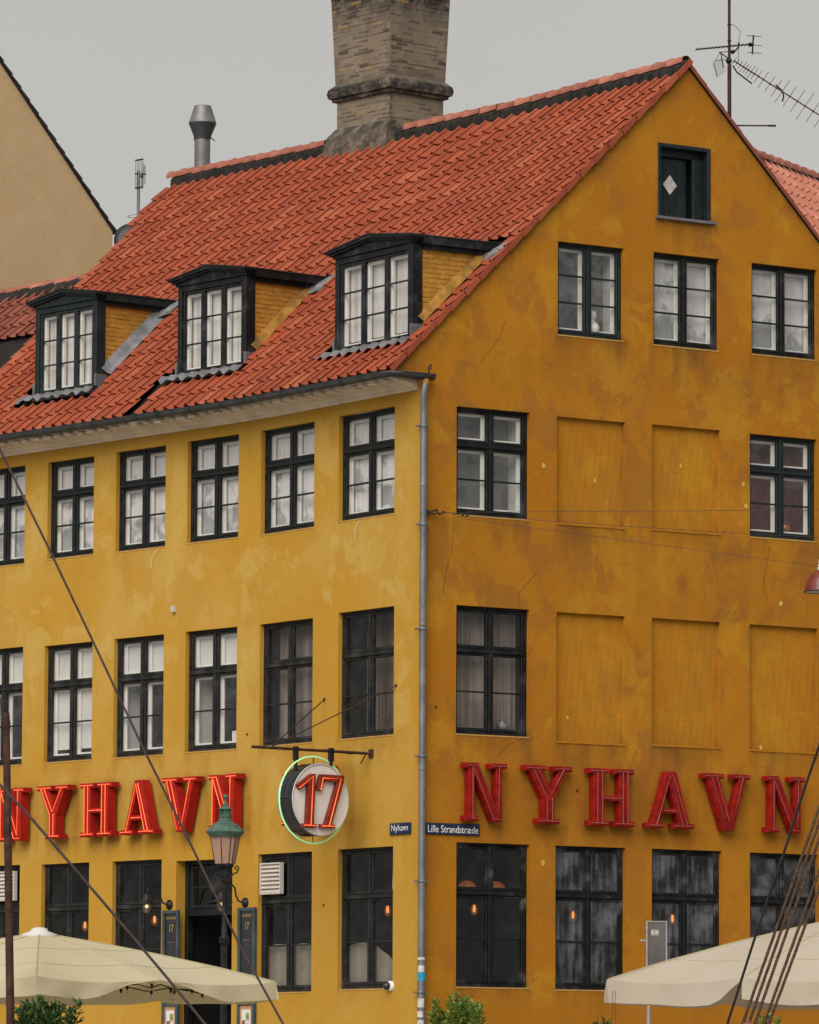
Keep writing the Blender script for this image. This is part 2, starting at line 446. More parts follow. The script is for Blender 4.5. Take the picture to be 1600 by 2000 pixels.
def glass_material(name, film=0., film_col=(.3, .3, .3), streaks=False, ior=1.52, boost=1.5):
    n = N(name)
    wob = n.bump(n.noise(3.0, detail=2), .05, .02)
    lw = n.new('ShaderNodeLayerWeight'); lw.inputs[0].default_value = .5        # same reflectance from both sides of the thin pane
    fr = n.math('ADD', n.math('MULTIPLY', n.math('POWER', lw.outputs['Facing'], 5.0), .90), .055)
    gl = n.new('ShaderNodeBsdfGlossy'); gl.inputs['Roughness'].default_value = .02
    gl.inputs['Color'].default_value = (.95, .95, .95, 1); n.put(gl.inputs['Normal'], wob)
    tr = n.new('ShaderNodeBsdfTransparent'); tr.inputs[0].default_value = (.93, .94, .93, 1)
    base = tr.outputs[0]
    df = n.new('ShaderNodeBsdfDiffuse'); df.inputs[0].default_value = (*film_col, 1)
    ms = n.new('ShaderNodeMixShader')
    if streaks:
        f = n.noise(2.0, n.mapv(n.co(), (6, 6, .7)), detail=5, rough=.7)
        f2 = n.noise(2.6, detail=5, rough=.6)
        fac = n.math('MULTIPLY', n.ramp(n.math('ADD', n.math('MULTIPLY', f, .5), n.math('MULTIPLY', f2, .5)), .38, .66), film)
    else:
        fac = n.math('MULTIPLY', n.ramp(n.noise(3.2, detail=6, rough=.65), .35, .75), film)
    n.put(ms.inputs[0], fac); n.l.new(base, ms.inputs[1]); n.l.new(df.outputs[0], ms.inputs[2])
    m2 = n.new('ShaderNodeMixShader')
    n.put(m2.inputs[0], n.math('MINIMUM', n.math('MULTIPLY', fr, boost), 1.0))
    n.l.new(ms.outputs[0], m2.inputs[1]); n.l.new(gl.outputs[0], m2.inputs[2])
    return n.done(m2.outputs[0])
M['glass'] = glass_material('window_glass', .12, (.38, .375, .38), boost=1.1)
M['glass_dusty'] = glass_material('dusty_window_glass', .42, (.30, .295, .31), boost=.8)
M['glass_dark'] = glass_material('dark_window_glass', .14, (.10, .098, .095), boost=.5)
M['glass_steam'] = glass_material('steamed_window_glass', .68, (.20, .205, .222), True, boost=.6)
def milky(name, c):
    n = N(name); d = n.new('ShaderNodeBsdfDiffuse'); d.inputs[0].default_value = (*c, 1)
    t = n.new('ShaderNodeBsdfTranslucent'); t.inputs[0].default_value = (*c, 1); g = n.new('ShaderNodeBsdfGlossy'); g.inputs[1].default_value = .05
    m = n.new('ShaderNodeMixShader'); m.inputs[0].default_value = .5; n.l.new(d.outputs[0], m.inputs[1]); n.l.new(t.outputs[0], m.inputs[2])
    m2 = n.new('ShaderNodeMixShader'); m2.inputs[0].default_value = .06; n.l.new(m.outputs[0], m2.inputs[1]); n.l.new(g.outputs[0], m2.inputs[2])
    return n.done(m2.outputs[0])
M['glass_lamp'] = milky('milky_lamp_glass', (.66, .42, .30))
def amber_halo():
    n = N('amber_halo_shell'); t = n.new('ShaderNodeBsdfTransparent'); t.inputs[0].default_value = (1, .85, .7, 1)
    e = n.new('ShaderNodeEmission'); e.inputs[0].default_value = (1, .33, .10, 1); e.inputs[1].default_value = .09
    m = n.new('ShaderNodeMixShader'); m.inputs[0].default_value = .35; n.l.new(t.outputs[0], m.inputs[1]); n.l.new(e.outputs[0], m.inputs[2]); return n.done(m.outputs[0])
M['amber_halo'] = amber_halo()
M['glass_bulb'] = glass_material('clear_bulb_glass', .95, (.66, .55, .36))

def curtain_material(name, a, b, dark=None, folds=0., blotch=0., fscale=14.):
    n = N(name)
    v = n.co()
    c = n.mix(n.ramp(n.noise(2.2, detail=3), .35, .65), a, b)
    if folds:
        f = n.noise(1.0, n.mapv(v, (fscale, .1, .25)), detail=3)
        c = n.mix(n.ramp(f, .38, .62, 0, folds), c, tuple(x * .35 for x in a))
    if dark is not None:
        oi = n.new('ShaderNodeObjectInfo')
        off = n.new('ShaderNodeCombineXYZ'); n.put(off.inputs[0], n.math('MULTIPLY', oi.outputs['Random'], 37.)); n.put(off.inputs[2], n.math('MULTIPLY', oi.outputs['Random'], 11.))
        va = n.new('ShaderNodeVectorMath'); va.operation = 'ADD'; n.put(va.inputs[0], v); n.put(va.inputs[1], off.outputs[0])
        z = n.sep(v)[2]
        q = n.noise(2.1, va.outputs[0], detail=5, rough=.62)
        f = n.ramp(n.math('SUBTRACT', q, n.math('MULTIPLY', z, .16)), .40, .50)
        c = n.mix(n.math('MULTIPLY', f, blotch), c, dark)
    nm = n.bump(n.noise(1.0, n.mapv(v, (fscale, .1, .25)), detail=3), .6, .03) if folds else None
    return n.done(n.bsdf(c, .9, 0, nm, .1))
M['cur_pale'] = curtain_material('pale_curtain', (.80, .76, .745), (.73, .695, .69), (.16, .16, .165), .20, .62, 9)  # dark blotches low down paint the roofs mirrored in the panes
M['cur_pale_plain'] = curtain_material('pale_blind', (.68, .64, .61), (.64, .605, .58))
M['cur_pale_fold'] = curtain_material('pale_folded_curtain', (.76, .71, .68), (.62, .585, .58), folds=.5, fscale=7)
M['cur_grey'] = curtain_material('grey_room', (.27, .268, .275), (.22, .218, .225), (.05, .05, .055), 0, .5)
M['cur_greypale'] = curtain_material('grey_white_curtain', (.80, .78, .775), (.64, .63, .63), (.20, .20, .21), .28, .7, 6)
M['cur_brown'] = curtain_material('brown_sheer_curtain', (.22, .165, .135), (.14, .10, .082), folds=.85, fscale=13)
M['cur_brown_pale'] = curtain_material('taupe_folded_curtain', (.34, .28, .25), (.22, .175, .155), folds=.8, fscale=11)
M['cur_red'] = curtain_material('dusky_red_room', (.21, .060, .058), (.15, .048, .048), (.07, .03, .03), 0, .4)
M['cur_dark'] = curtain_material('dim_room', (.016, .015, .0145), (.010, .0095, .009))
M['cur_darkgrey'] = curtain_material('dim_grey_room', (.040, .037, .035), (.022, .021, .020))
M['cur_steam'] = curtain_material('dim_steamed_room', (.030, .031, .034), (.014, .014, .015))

# ------------------------------------------------------------------ the plan of the corner house (metres, ground = 0)
CX, CY = 0.13907, 72.0
TL, TRA, BEND = radians(56.2199), radians(33.7801), radians(-6.48203)
UB, WB = 4.248, 0.9
uR = Vector((cos(TRA), sin(TRA), 0)); nR = Vector((sin(TRA), -cos(TRA), 0))
def angL(s):
    if s <= UB - WB: return TL
    if s >= UB + WB: return TL + BEND
    return TL + BEND * (s - UB + WB) / (2 * WB)
_S = np.arange(-2, 24.001, .01)
_A = np.array([angL(x + .005) for x in _S])
_X = np.concatenate([[0], np.cumsum(-np.cos(_A) * .01)]); _Y = np.concatenate([[0], np.cumsum(np.sin(_A) * .01)])
_S1 = np.concatenate([_S, [_S[-1] + .01]])
_X -= np.interp(0, _S1, _X); _Y -= np.interp(0, _S1, _Y)
def nLs(s):
    a = angL(s); return Vector((-sin(a), -cos(a), 0))
def HL(s, o, z):
    """quayside wall, house-local: s metres left of the corner, o outward, z up"""
    n = nLs(s)
    return Vector((float(np.interp(s, _S1, _X)) + o * n.x, float(np.interp(s, _S1, _Y)) + o * n.y, z))
def HR(u, o, z):
    return uR * u + nR * o + Vector((0, 0, z))
def frameL(s, o, z):
    a = angL(s); p = HL(s, o, z)
    return Matrix(((cos(a), sin(a), 0, p.x), (-sin(a), cos(a), 0, p.y), (0, 0, 1, p.z), (0, 0, 0, 1)))
def frameR(u, o, z):
    p = HR(u, o, z); a = TRA
    return Matrix(((cos(a), -sin(a), 0, p.x), (sin(a), cos(a), 0, p.y), (0, 0, 1, p.z), (0, 0, 0, 1)))
HOUSE_M = T((CX, CY, 0))
def WL(s, o, z): return HOUSE_M @ frameL(s, o, z)
def WR(u, o, z): return HOUSE_M @ frameR(u, o, z)

RS = 0.944                       # roof slope
Z_EAVE, O_EAVE = 10.513, 0.495
O_RIDGE = -4.53
def zroof(o): return Z_EAVE + RS * (O_EAVE - o)
Z_RIDGE = zroof(O_RIDGE)
S_END = 11.75                    # left end of the house
def s_end(o): return 11.28 - .165 * o
def gable_top(u):
    return min(Z_EAVE + RS * (O_EAVE + u), Z_RIDGE - .98 * (u + O_RIDGE))

house = empty('corner_house', HOUSE_M, 'ochre yellow plastered corner house with red tiled roof, dark windows and tall chimney', 'house')

# openings: (s_left, s_right, z_bottom, z_top) on the quay side; (u_left, u_right, ...) on the street side
def LO(l, r, b, t): return (l, r, b, t)
openL = {
 'A1': (10.90, 9.734, 8.640, 10.121), 'B1': (9.159, 8.017, 8.656, 10.11), 'C1': (7.474, 6.284, 8.644, 10.118), 'D1': (5.771, 4.570, 8.647, 10.128), 'E1': (4.019, 2.647, 8.633, 10.12), 'F1': (2.02, .622, 8.652, 10.126),
 'A2': (10.90, 9.734, 5.626, 7.390), 'B2': (9.188, 8.005, 5.626, 7.363), 'C2': (7.480, 6.290, 5.623, 7.365), 'D2': (5.780, 4.574, 5.629, 7.368), 'E2': (4.018, 2.656, 5.629, 7.36), 'F2': (2.01, .615, 5.629, 7.382),
 'A3': (10.92, 9.746, 2.18, 4.130), 'B3': (9.205, 8.03, 2.18, 4.118), 'C3': (7.465, 6.292, 2.18, 4.113), 'D3': (5.95, 4.64, 0.85, 4.075), 'E3': (4.022, 2.64, 2.173, 4.111), 'F3': (1.975, .61, 2.195, 4.114)}
openR = {
 'a1': (.600, 1.818, 8.62, 10.105), 'b1': (2.276, 3.440, 8.609, 10.088), 'c1': (3.906, 5.097, 8.626, 10.096), 'd1': (5.622, 6.825, 8.623, 10.088),
 'b0': (2.288, 3.415, 11.23, 12.537), 'c0': (3.932, 5.088, 11.224, 12.537), 'd0': (5.661, 6.841, 11.232, 12.538),
 'a2': (.607, 1.819, 5.632, 7.384), 'b2': (2.274, 3.439, 5.596, 7.376), 'c2': (3.901, 5.091, 5.614, 7.38), 'd2': (5.612, 6.83, 5.61, 7.38),
 'a3': (.621, 1.828, 2.215, 4.164), 'b3': (2.265, 3.449, 2.202, 4.166), 'c3': (3.900, 5.114, 2.20, 4.169), 'd3': (5.609, 6.82, 2.20, 4.164),
 'h': (4.006, 4.932, 13.05, 14.10)}
BLIND = {'b1', 'c1', 'b2', 'c2', 'd2'}
REVEAL = .068

# ------------------------------------------------------------------ plastered walls with openings
def vnoise(x, seed=0):
    i = np.floor(x).astype(int); f = x - i; f = f * f * (3 - 2 * f)
    h = lambda k: ((np.sin(k * 127.1 + seed * 311.7) * 43758.5453) % 1.0)
    return h(i) * (1 - f) + h(i + 1) * f

def build_wall(name, place, xs_breaks, opens, topf, zmax_breaks, mat, stain, z0=0., step=.075, botf=None):
    """place(x, depth_in, z) -> Vector; grid with the openings left out and their reveals turned in"""
    V = []; F = []; ST = []; key = {}
    def vert(x, d, z, st=None):
        k = (round(x, 4), round(d, 4), round(z, 4))
        if k in key: return key[k]
        key[k] = len(V); V.append(place(x, d, z)); ST.append(stain(x, z))
        return key[k]
    xb = sorted(set(xs_breaks))
    for a, b in zip(xb[:-1], xb[1:]):
        m = (a + b) / 2
        ops = [o for o in opens if min(o[0], o[1]) < m < max(o[0], o[1])]
        n = max(1, int(math.ceil((b - a) / step)))
        cols = [a + (b - a) * i / n for i in range(n + 1)]
        lo = z0 if botf is None else botf(m)
        zb = sorted({lo} | {o[2] for o in ops} | {o[3] for o in ops} | {z for z in zmax_breaks if z > lo})
        zb = [z for z in zb if z >= lo]
        for za, zc in zip(zb[:-1], zb[1:]):
            zm = (za + zc) / 2
            if any(o[2] < zm < o[3] for o in ops): continue
            k = max(1, int(math.ceil((zc - za) / step)))
            for i in range(n):
                for j in range(k):
                    q = []
                    for (ii, jj) in ((i, j), (i + 1, j), (i + 1, j + 1), (i, j + 1)):
                        x = cols[ii]; z = za + (zc - za) * jj / k
                        q.append(vert(x, 0, z))
                    F.append(q)
        if topf:
            za = zb[-1]; 
            k = max(1, int(math.ceil((max(topf(a), topf(b)) - za) / (step * 1.3))))
            for i in range(n):
                for j in range(k):
                    q = []
                    for (ii, jj) in ((i, j), (i + 1, j), (i + 1, j + 1), (i, j + 1)):
                        x = cols[ii]; q.append(vert(x, 0, za + (max(topf(x), za + .001) - za) * jj / k))
                    F.append(q)
    for (l, r, b, t, d) in opens:
        def strip(p0, p1):
            n = max(1, int(math.ceil(math.hypot(p1[0] - p0[0], p1[1] - p0[1]) / (step * 2))))
            for i in range(n):
                f0, f1 = i / n, (i + 1) / n
                A = (p0[0] + (p1[0] - p0[0]) * f0, p0[1] + (p1[1] - p0[1]) * f0); B = (p0[0] + (p1[0] - p0[0]) * f1, p0[1] + (p1[1] - p0[1]) * f1)
                base = len(V)
                for (x, z, dd) in ((A[0], A[1], 0), (B[0], B[1], 0), (B[0], B[1], d), (A[0], A[1], d)):
                    V.append(place(x, dd, z)); ST.append(stain(x, z))
                F.append([base, base + 1, base + 2, base + 3])
        strip((l, b), (l, t)); strip((l, t), (r, t)); strip((r, t), (r, b)); strip((r, b), (l, b))
    me = bpy.data.meshes.new(name); me.from_pydata([tuple(v) for v in V], [], F)
    me.materials.append(mat)
    at = me.attributes.new('stain', 'FLOAT_VECTOR', 'POINT')
    at.data.foreach_set('vector', np.array(ST, dtype=np.float32).ravel())
    bm = bmesh.new(); bm.from_mesh(me); bmesh.ops.recalc_face_normals(bm, faces=bm.faces); bm.to_mesh(me); bm.free()
    me.update()
    o = bpy.data.objects.new(name, me); link(o, house)
    return o

LET_Z0, LET_Z1 = 4.475, 5.255
L_LETTERS = [('N', 10.06), ('Y', 9.067), ('H', 8.00), ('A', 7.02), ('V', 6.04), ('N', 4.95)]
R_LETTERS = [('N', .652), ('Y', 1.640), ('H', 2.714), ('A', 3.699), ('V', 4.673), ('N', 5.785)]
LW = {'N': .70, 'Y': .805, 'H': .783, 'A': .83, 'V': .84}

_dn = {}
def drip(x, seed):
    return float(vnoise(np.array([x * 9.0]), seed)[0]) * .6 + float(vnoise(np.array([x * 23.0]), seed + 5)[0]) * .4
def drip_mask(x, z, ztop, length, seed):
    if z > ztop: return 0.
    L = length * (.35 + 1.3 * drip(x, seed))
    t = (ztop - z) / L
    return max(0., 1 - t) ** 1.3 if t < 1 else 0.
def halo(x, z, x0, x1, z0, z1, r):
    dx = max(x0 - x, 0, x - x1); dz = max(z0 - z, 0, z - z1)
    return max(0., 1 - math.hypot(dx, dz) / r) ** 1.5

def stainL(s, z):
    d = 0.; g = 0.; w = 0.
    for ch, l in L_LETTERS + [('N', 2.95), ('N', 2.3)]:
        x0, x1 = l - LW[ch], l
        d = max(d, .62 * halo(s, z, x0, x1, LET_Z0 + .05, LET_Z1 - .02, .16))
        if x0 - .03 < s < x1 + .03: d = max(d, .95 * drip_mask(s, z, LET_Z0 + .03, .36, 3))
    for k, (l, r, b, t) in openL.items():
        if r - .05 < s < l + .05:
            d = max(d, .30 * drip_mask(s, z, b, .42, 7) * (1.3 if k[1] in '23' else .6))
        w = max(w, .55 * halo(s, z, r, l, b, t, .16))
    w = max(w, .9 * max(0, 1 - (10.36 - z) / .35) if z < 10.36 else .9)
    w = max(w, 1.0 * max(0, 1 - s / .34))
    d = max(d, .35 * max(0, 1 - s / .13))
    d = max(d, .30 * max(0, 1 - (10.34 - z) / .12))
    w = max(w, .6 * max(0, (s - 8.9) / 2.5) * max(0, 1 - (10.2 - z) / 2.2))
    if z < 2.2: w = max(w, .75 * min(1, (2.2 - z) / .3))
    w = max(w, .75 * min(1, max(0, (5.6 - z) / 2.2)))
    if z < 2.0: g = max(g, .6 * max(0, drip(s, 31) - .45) * 2)
    if .35 < s < .56 and 3.4 < z < 4.3: g = max(g, .35)
    return (d, g, w)
def stainR(u, z):
    d = 0.; g = 0.; w = 0.
    for ch, l in R_LETTERS:
        x0, x1 = l, l + LW[ch]
        d = max(d, .40 * halo(u, z, x0, x1, 4.49, 5.2, .15))
        if x0 - .03 < u < x1 + .03: d = max(d, .80 * drip_mask(u, z, 4.47, .34, 13))
    for k, (l, r, b, t) in openR.items():
        if l - .05 < u < r + .05:
            d = max(d, (.62 if k not in BLIND else .6) * drip_mask(u, z, b, .60, 17))
        d = max(d, .15 * halo(u, z, l, r, b, t, .12))
    top = gable_top(u)
    d = max(d, .55 * max(0, 1 - (top - z) / .4) * (.35 + .65 * drip(u * .5, 23)))
    if z > 10.3: d = max(d, .42 * max(0, 1 - abs(z - 10.75) / .6) * (drip(u * .25, 29)))
    if z < 2.2: w = max(w, .9 * min(1, (2.2 - z) / .35))
    if 2.4 < z < 5.2: w = max(w, .55); g = max(g, .0)
    if 7.4 < z < 8.5: d = max(d, .30 * drip(u * .3, 37))
    d = max(d, .28 * max(0, 1 - u / .3))
    return (d, g, w)

xsL = [.0] + [v for o in openL.values() for v in (o[0], o[1])] + [S_END, 2.33, 3.35, 3.8, 4.3, 5.1]
opsL = [(*o, REVEAL if k != 'D3' else .18) for k, o in openL.items()]
def placeL(x, d, z):
    for (l, r, b, t) in openL.values():           # each opening is a flat chord of the slightly curved wall
        if r - 1e-6 <= x <= l + 1e-6 and l - r < 1.6 and x < 6.0:
            A = HL(l, 0, 0); B = HL(r, 0, 0); f = (x - l) / (r - l)
            n = (B - A).cross(Vector((0, 0, 1))).normalized()
            p = A + (B - A) * f
            return Vector((p.x - n.x * d, p.y - n.y * d, z))
    return HL(x, -d, z)
build_wall('wall', placeL, xsL, opsL, None, [10.42], M['wallL'], stainL)
xsR = [0.] + [v for o in openR.values() for v in (o[0], o[1])] + [-O_RIDGE, 9.0]
opsR = [(*o, (REVEAL if k not in BLIND else .075) if k != 'h' else .10) for k, o in openR.items()]
build_wall('wall', lambda x, d, z: HR(x, -d, z), xsR, opsR, gable_top, [10.30, 11.0], M['wallR'], stainR, step=.08)
# corbelled piece of the gable in front of the eave box
build_wall('wall', lambda x, d, z: HR(x, -d, z), [-.44, 0.], [], gable_top, [10.47], M['wallR'], stainR, z0=10.44, step=.08)
# flat fillings of the bricked-up windows
for k in sorted(BLIND):
    l, r, b, t = openR[k]
    V = []; F = []; ST = []
    nx, nz = 14, 18
    for j in range(nz + 1):
        for i in range(nx + 1):
            u = l + (r - l) * i / nx; z = b + (t - b) * j / nz
            V.append(tuple(HR(u, -.075 + .005 * sin(i * 1.7 + j * .6), z)))
            e = min(i, nx - i) / nx; 
            ST.append((.30 * max(0, 1 - j / 4) + .14 * max(0, 1 - e * 8), .35, 0))
    for j in range(nz):
        for i in range(nx):
            a = j * (nx + 1) + i; F.append((a, a + 1, a + nx + 2, a + nx + 1))
    me = bpy.data.meshes.new('blind_window'); me.from_pydata(V, [], F); me.materials.append(M['wallR'])
    at = me.attributes.new('stain', 'FLOAT_VECTOR', 'POINT'); at.data.foreach_set('vector', np.array(ST, dtype=np.float32).ravel())
    o = link(bpy.data.objects.new('blind_window', me), house)
    mb = MB(); mb.box(0, r - l, -.012, .05, -.022, .004)
    mb.build('sill', M['wallR'], o, frameR(l, 0, b))
# back and party walls, hidden from the quay
mb = MB()
A, B, Cc = HR(9.0, 0, 0), HL(S_END, -9.0, 0), HL(S_END, 0, 0)
mb.quad(A, B, B + Vector((0, 0, 10.9)), A + Vector((0, 0, 10.9)))
Ri = HL(S_END, O_RIDGE, Z_RIDGE - .05)
mb.add([B, Cc, Cc + Vector((0, 0, 10.4)), Ri, B + Vector((0, 0, 10.9))], [(0, 1, 2, 3, 4)])
mb.build('rear_wall', M['wallR'], house)
# cracks in the plaster
mb = MB()
def crack(pts, r=.004):
    out = []
    for (a, b) in zip(pts[:-1], pts[1:]):
        for i in range(5):
            f = i / 5; out.append((a[0] + (b[0] - a[0]) * f + random.uniform(-.012, .012), a[1] + (b[1] - a[1]) * f))
    out.append(pts[-1])
    mb.tube([HR(u, 0.0, z) for u, z in out], [r * random.uniform(.4, 1.1) for _ in out], 5)
crack([(.56, 8.6), (.53, 8.15), (.42, 7.75), (.38, 7.5)]); crack([(1.62, 7.4), (1.65, 7.62), (1.95, 7.9)])
crack([(1.28, 5.35), (1.45, 5.5), (1.72, 5.62)]); crack([(.66, 2.18), (.70, 1.95), (.74, 1.55)])
crack([(5.98, 8.52), (5.9, 8.2), (5.86, 7.9), (5.94, 7.75)], .005); crack([(1.0, 10.75), (1.3, 11.1), (1.4, 11.35)], .003)
mb.build('crack', M['crack'], house)

for (u, z, r_) in ((2.05, 9.39, .032), (2.92, 9.24, .022), (5.50, 9.36, .030), (5.55, 9.05, .03), (5.80, 5.65, .028), (2.05, 3.92, .036), (2.46, 5.93, .02), (6.17, 7.70, .03), (4.40, 9.55, .02)):
    mb = MB(); mb.m = frameR(u, 0, z) @ Matrix.Rotation(pi / 2, 4, 'X')
    pts_ = [(r_ * random.uniform(.75, 1.2) * cos(t), r_ * 1.15 * random.uniform(.75, 1.2) * sin(t), .003) for t in np.linspace(0, 2 * pi, 12)[:-1]]
    mb.add(pts_, [tuple(range(len(pts_)))]); mb.build('plaster_patch', M['plaster_patch'], house)
for m_ in (frameR(.27, 0, 5.98), frameR(.09, 0, 4.86), frameL(4.30, 0, 5.82), frameL(2.33, 0, 3.36), frameR(2.62, 0, 4.93)):
    mb = MB(); mb.m = m_ @ Matrix.Rotation(pi / 2, 4, 'X'); mb.lathe([(.015, 0), (.017, .012), (.006, .022)], 8); mb.build('wall_plug', M['rust'], house)
# ------------------------------------------------------------------ windows
def bar(mb, x0, x1, y0, y1, z0, z1): mb.cbox(x0, x1, y0, y1, z0, z1, .007)

def make_window(parent, matrix, w, h, rows_mode, fm, glass, back, inner=None, depth=.32, lining='lining', glass2=None, extra=None, back2=None):
    """part 'window' = fixed frame; casements, panes, inner frames, lining and curtain are its sub-parts.
    origin: bottom centre of the opening on the wall face; x right, y inward"""
    y0 = REVEAL; fw = .038
    mb = MB(); hw = w / 2
    bar(mb, -hw, -hw + fw, y0, y0 + .09, 0, h); bar(mb, hw - fw, hw, y0, y0 + .09, 0, h)
    bar(mb, -hw + fw, hw - fw, y0, y0 + .09, h - fw, h); bar(mb, -hw + fw, hw - fw, y0, y0 + .09, 0, fw + .01)
    tr = h * .655 if rows_mode == 'cross' else None
    if rows_mode == 'cross':
        bar(mb, -hw + fw, hw - fw, y0 - .016, y0 + .085, tr - .03, tr + .03)
        bar(mb, -.026, .026, y0 - .01, y0 + .085, fw + .01, tr - .03); bar(mb, -.026, .026, y0 - .01, y0 + .085, tr + .03, h - fw)
        cells = [(-hw + fw, -.026, tr + .03, h - fw, 1), (.026, hw - fw, tr + .03, h - fw, 1), (-hw + fw, -.026, fw + .01, tr - .03, 2), (.026, hw - fw, fw + .01, tr - .03, 2)]
    elif rows_mode == 'two3':
        bar(mb, -.028, .028, y0 - .01, y0 + .085, fw + .01, h - fw)
        cells = [(-hw + fw, -.028, fw + .01, h - fw, 3), (.028, hw - fw, fw + .01, h - fw, 3)]
    win = mb.build('window', M[fm], parent, matrix)
    mb = MB(); mb.box(-hw, hw, -.006, y0, -.016, .003); mb.build('sill', M['sill'], win)
    for ci, (x0, x1, z0, z1, np_) in enumerate(cells):
        cw = .037; g = .003
        mb = MB()
        bar(mb, x0 + g, x0 + cw, y0 + .008, y0 + .06, z0 + g, z1 - g); bar(mb, x1 - cw, x1 - g, y0 + .008, y0 + .06, z0 + g, z1 - g)
        bar(mb, x0 + cw, x1 - cw, y0 + .008, y0 + .06, z1 - cw, z1 - g); bar(mb, x0 + cw, x1 - cw, y0 + .008, y0 + .06, z0 + g, z0 + cw + .012)
        pz0, pz1 = z0 + cw + .012, z1 - cw
        for i in range(1, np_):
            zz = pz0 + (pz1 - pz0) * i / np_
            mb.box(x0 + cw, x1 - cw, y0 + .014, y0 + .05, zz - .011, zz + .011)
        hx = x0 if x0 < 0 else x1
        for hz in (z0 + .12 * (z1 - z0) + .02, z1 - .12 * (z1 - z0) - .02):
            mb.box(hx - .012, hx + .012, y0 - .008, y0 + .01, hz - .045, hz + .045)
        mb.build('casement', M[fm], win)
        for i in range(np_):
            za = pz0 + (pz1 - pz0) * i / np_ + (.011 if i else 0); zb = pz0 + (pz1 - pz0) * (i + 1) / np_ - (.011 if i < np_ - 1 else 0)
            mb = MB()
            tl = random.uniform(-.004, .004); tl2 = random.uniform(-.004, .004)
            mb.quad((x0 + cw, y0 + .034 + tl, za), (x1 - cw, y0 + .034 + tl2, za), (x1 - cw, y0 + .034 - tl, zb), (x0 + cw, y0 + .034 - tl2, zb))
            gm = glass2 if (glass2 and np_ > 1) else glass
            mb.build('pane', M[gm], win)
        if inner:
            mb = MB(); ya, yb = y0 + .062, y0 + .118; k_ = .014; iw = .042
            xa, xb_, za_, zb_ = x0 + cw - .010, x1 - cw + .010, pz0 - .010, pz1 + .010
            mb.box(xa - k_, xa, ya, yb, za_ - k_, zb_ + k_); mb.box(xb_, xb_ + k_, ya, yb, za_ - k_, zb_ + k_)      # white boxed reveal between the two glazings
            mb.box(xa, xb_, ya, yb, zb_, zb_ + k_); mb.box(xa, xb_, ya, yb, za_ - k_, za_)
            bar(mb, xa, xa + iw, yb - .028, yb, za_, zb_); bar(mb, xb_ - iw, xb_, yb - .028, yb, za_, zb_)
            bar(mb, xa + iw, xb_ - iw, yb - .028, yb, zb_ - iw, zb_); bar(mb, xa + iw, xb_ - iw, yb - .028, yb, za_, za_ + iw)
            mb.build('inner_frame', M['white'], win)
    mb = MB(); D = y0 + depth; e = .02
    x0, x1, z0, z1 = -hw + e, hw - e, e, h - e
    ys = y0 + .09
    mb.quad((x0, ys, z0), (x0, D, z0), (x0, D, z1), (x0, ys, z1)); mb.quad((x1, D, z0), (x1, ys, z0), (x1, ys, z1), (x1, D, z1))
    mb.quad((x0, ys, z1), (x0, D, z1), (x1, D, z1), (x1, ys, z1)); mb.quad((x0, D, z0), (x0, ys, z0), (x1, ys, z0), (x1, D, z0))
    mb.build('window_lining', M[lining], win)
    if back2:                                   # blind that covers only the upper part, dim room below
        frac, bm_ = back2
        zc = z0 + (z1 - z0) * (1 - frac)
        mb = MB(); mb.quad((x0, y0 + .13, zc), (x1, y0 + .13, zc), (x1, y0 + .13, z1), (x0, y0 + .13, z1)); mb.build('blind', M[bm_], win)
    mb = MB()
    n = 12
    for i in range(n):
        xa, xb_ = x0 + (x1 - x0) * i / n, x0 + (x1 - x0) * (i + 1) / n
        mb.quad((xa, D, z0), (xb_, D, z0), (xb_, D, z1), (xa, D, z1))
    mb.build('curtain_or_reflection' if 'room' not in M[back].name else 'room_backdrop', M[back], win)
    return win

def winL(k, *a, **kw):
    l, r, b, t = openL[k]
    A = HL(l, 0, b); B = HL(r, 0, b); x = (B - A).normalized(); n = x.cross(Vector((0, 0, 1)))
    p = (A + B) / 2
    m = Matrix(((x.x, -n.x, 0, p.x), (x.y, -n.y, 0, p.y), (0, 0, 1, b), (0, 0, 0, 1)))
    return make_window(house, m, (B - A).length, t - b, *a, **kw), m
def winR(k, *a, **kw):
    l, r, b, t = openR[k]
    m = frameR((l + r) / 2, 0, b)
    return make_window(house, m, r - l, t - b, *a, **kw), m

for k in 'ABCDEF':
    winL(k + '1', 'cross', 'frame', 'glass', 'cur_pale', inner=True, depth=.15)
winL('A2', 'cross', 'frame_worn', 'glass', 'cur_darkgrey', inner=True, depth=.42, back2=(.36, 'cur_pale_plain'))
winL('B2', 'cross', 'frame_worn', 'glass', 'cur_darkgrey', inner=True, depth=.34, back2=(.90, 'cur_pale_plain'))
winL('C2', 'cross', 'frame_worn', 'glass', 'cur_darkgrey', inner=True, depth=.42, back2=(.36, 'cur_pale_plain'))
wD2, mD2 = winL('D2', 'cross', 'frame_worn', 'glass', 'cur_darkgrey', inner=True, depth=.42, back2=(.36, 'cur_pale_plain'))
winL('E2', 'cross', 'frame_worn', 'glass_dark', 'cur_brown_pale', depth=.26, lining='deck')
winL('F2', 'cross', 'frame_worn', 'glass_dark', 'cur_brown', depth=.40, lining='deck')
W3 = {}
for k in 'ABCEF':
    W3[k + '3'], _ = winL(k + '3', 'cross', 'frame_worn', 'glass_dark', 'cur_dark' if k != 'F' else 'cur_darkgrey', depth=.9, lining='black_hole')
M['refl_parasol'] = curtain_material('painted_parasol_reflection', (.27, .235, .19), (.21, .18, .145), folds=.3, fscale=4)  # colour of the cream parasol as reflected in the panes
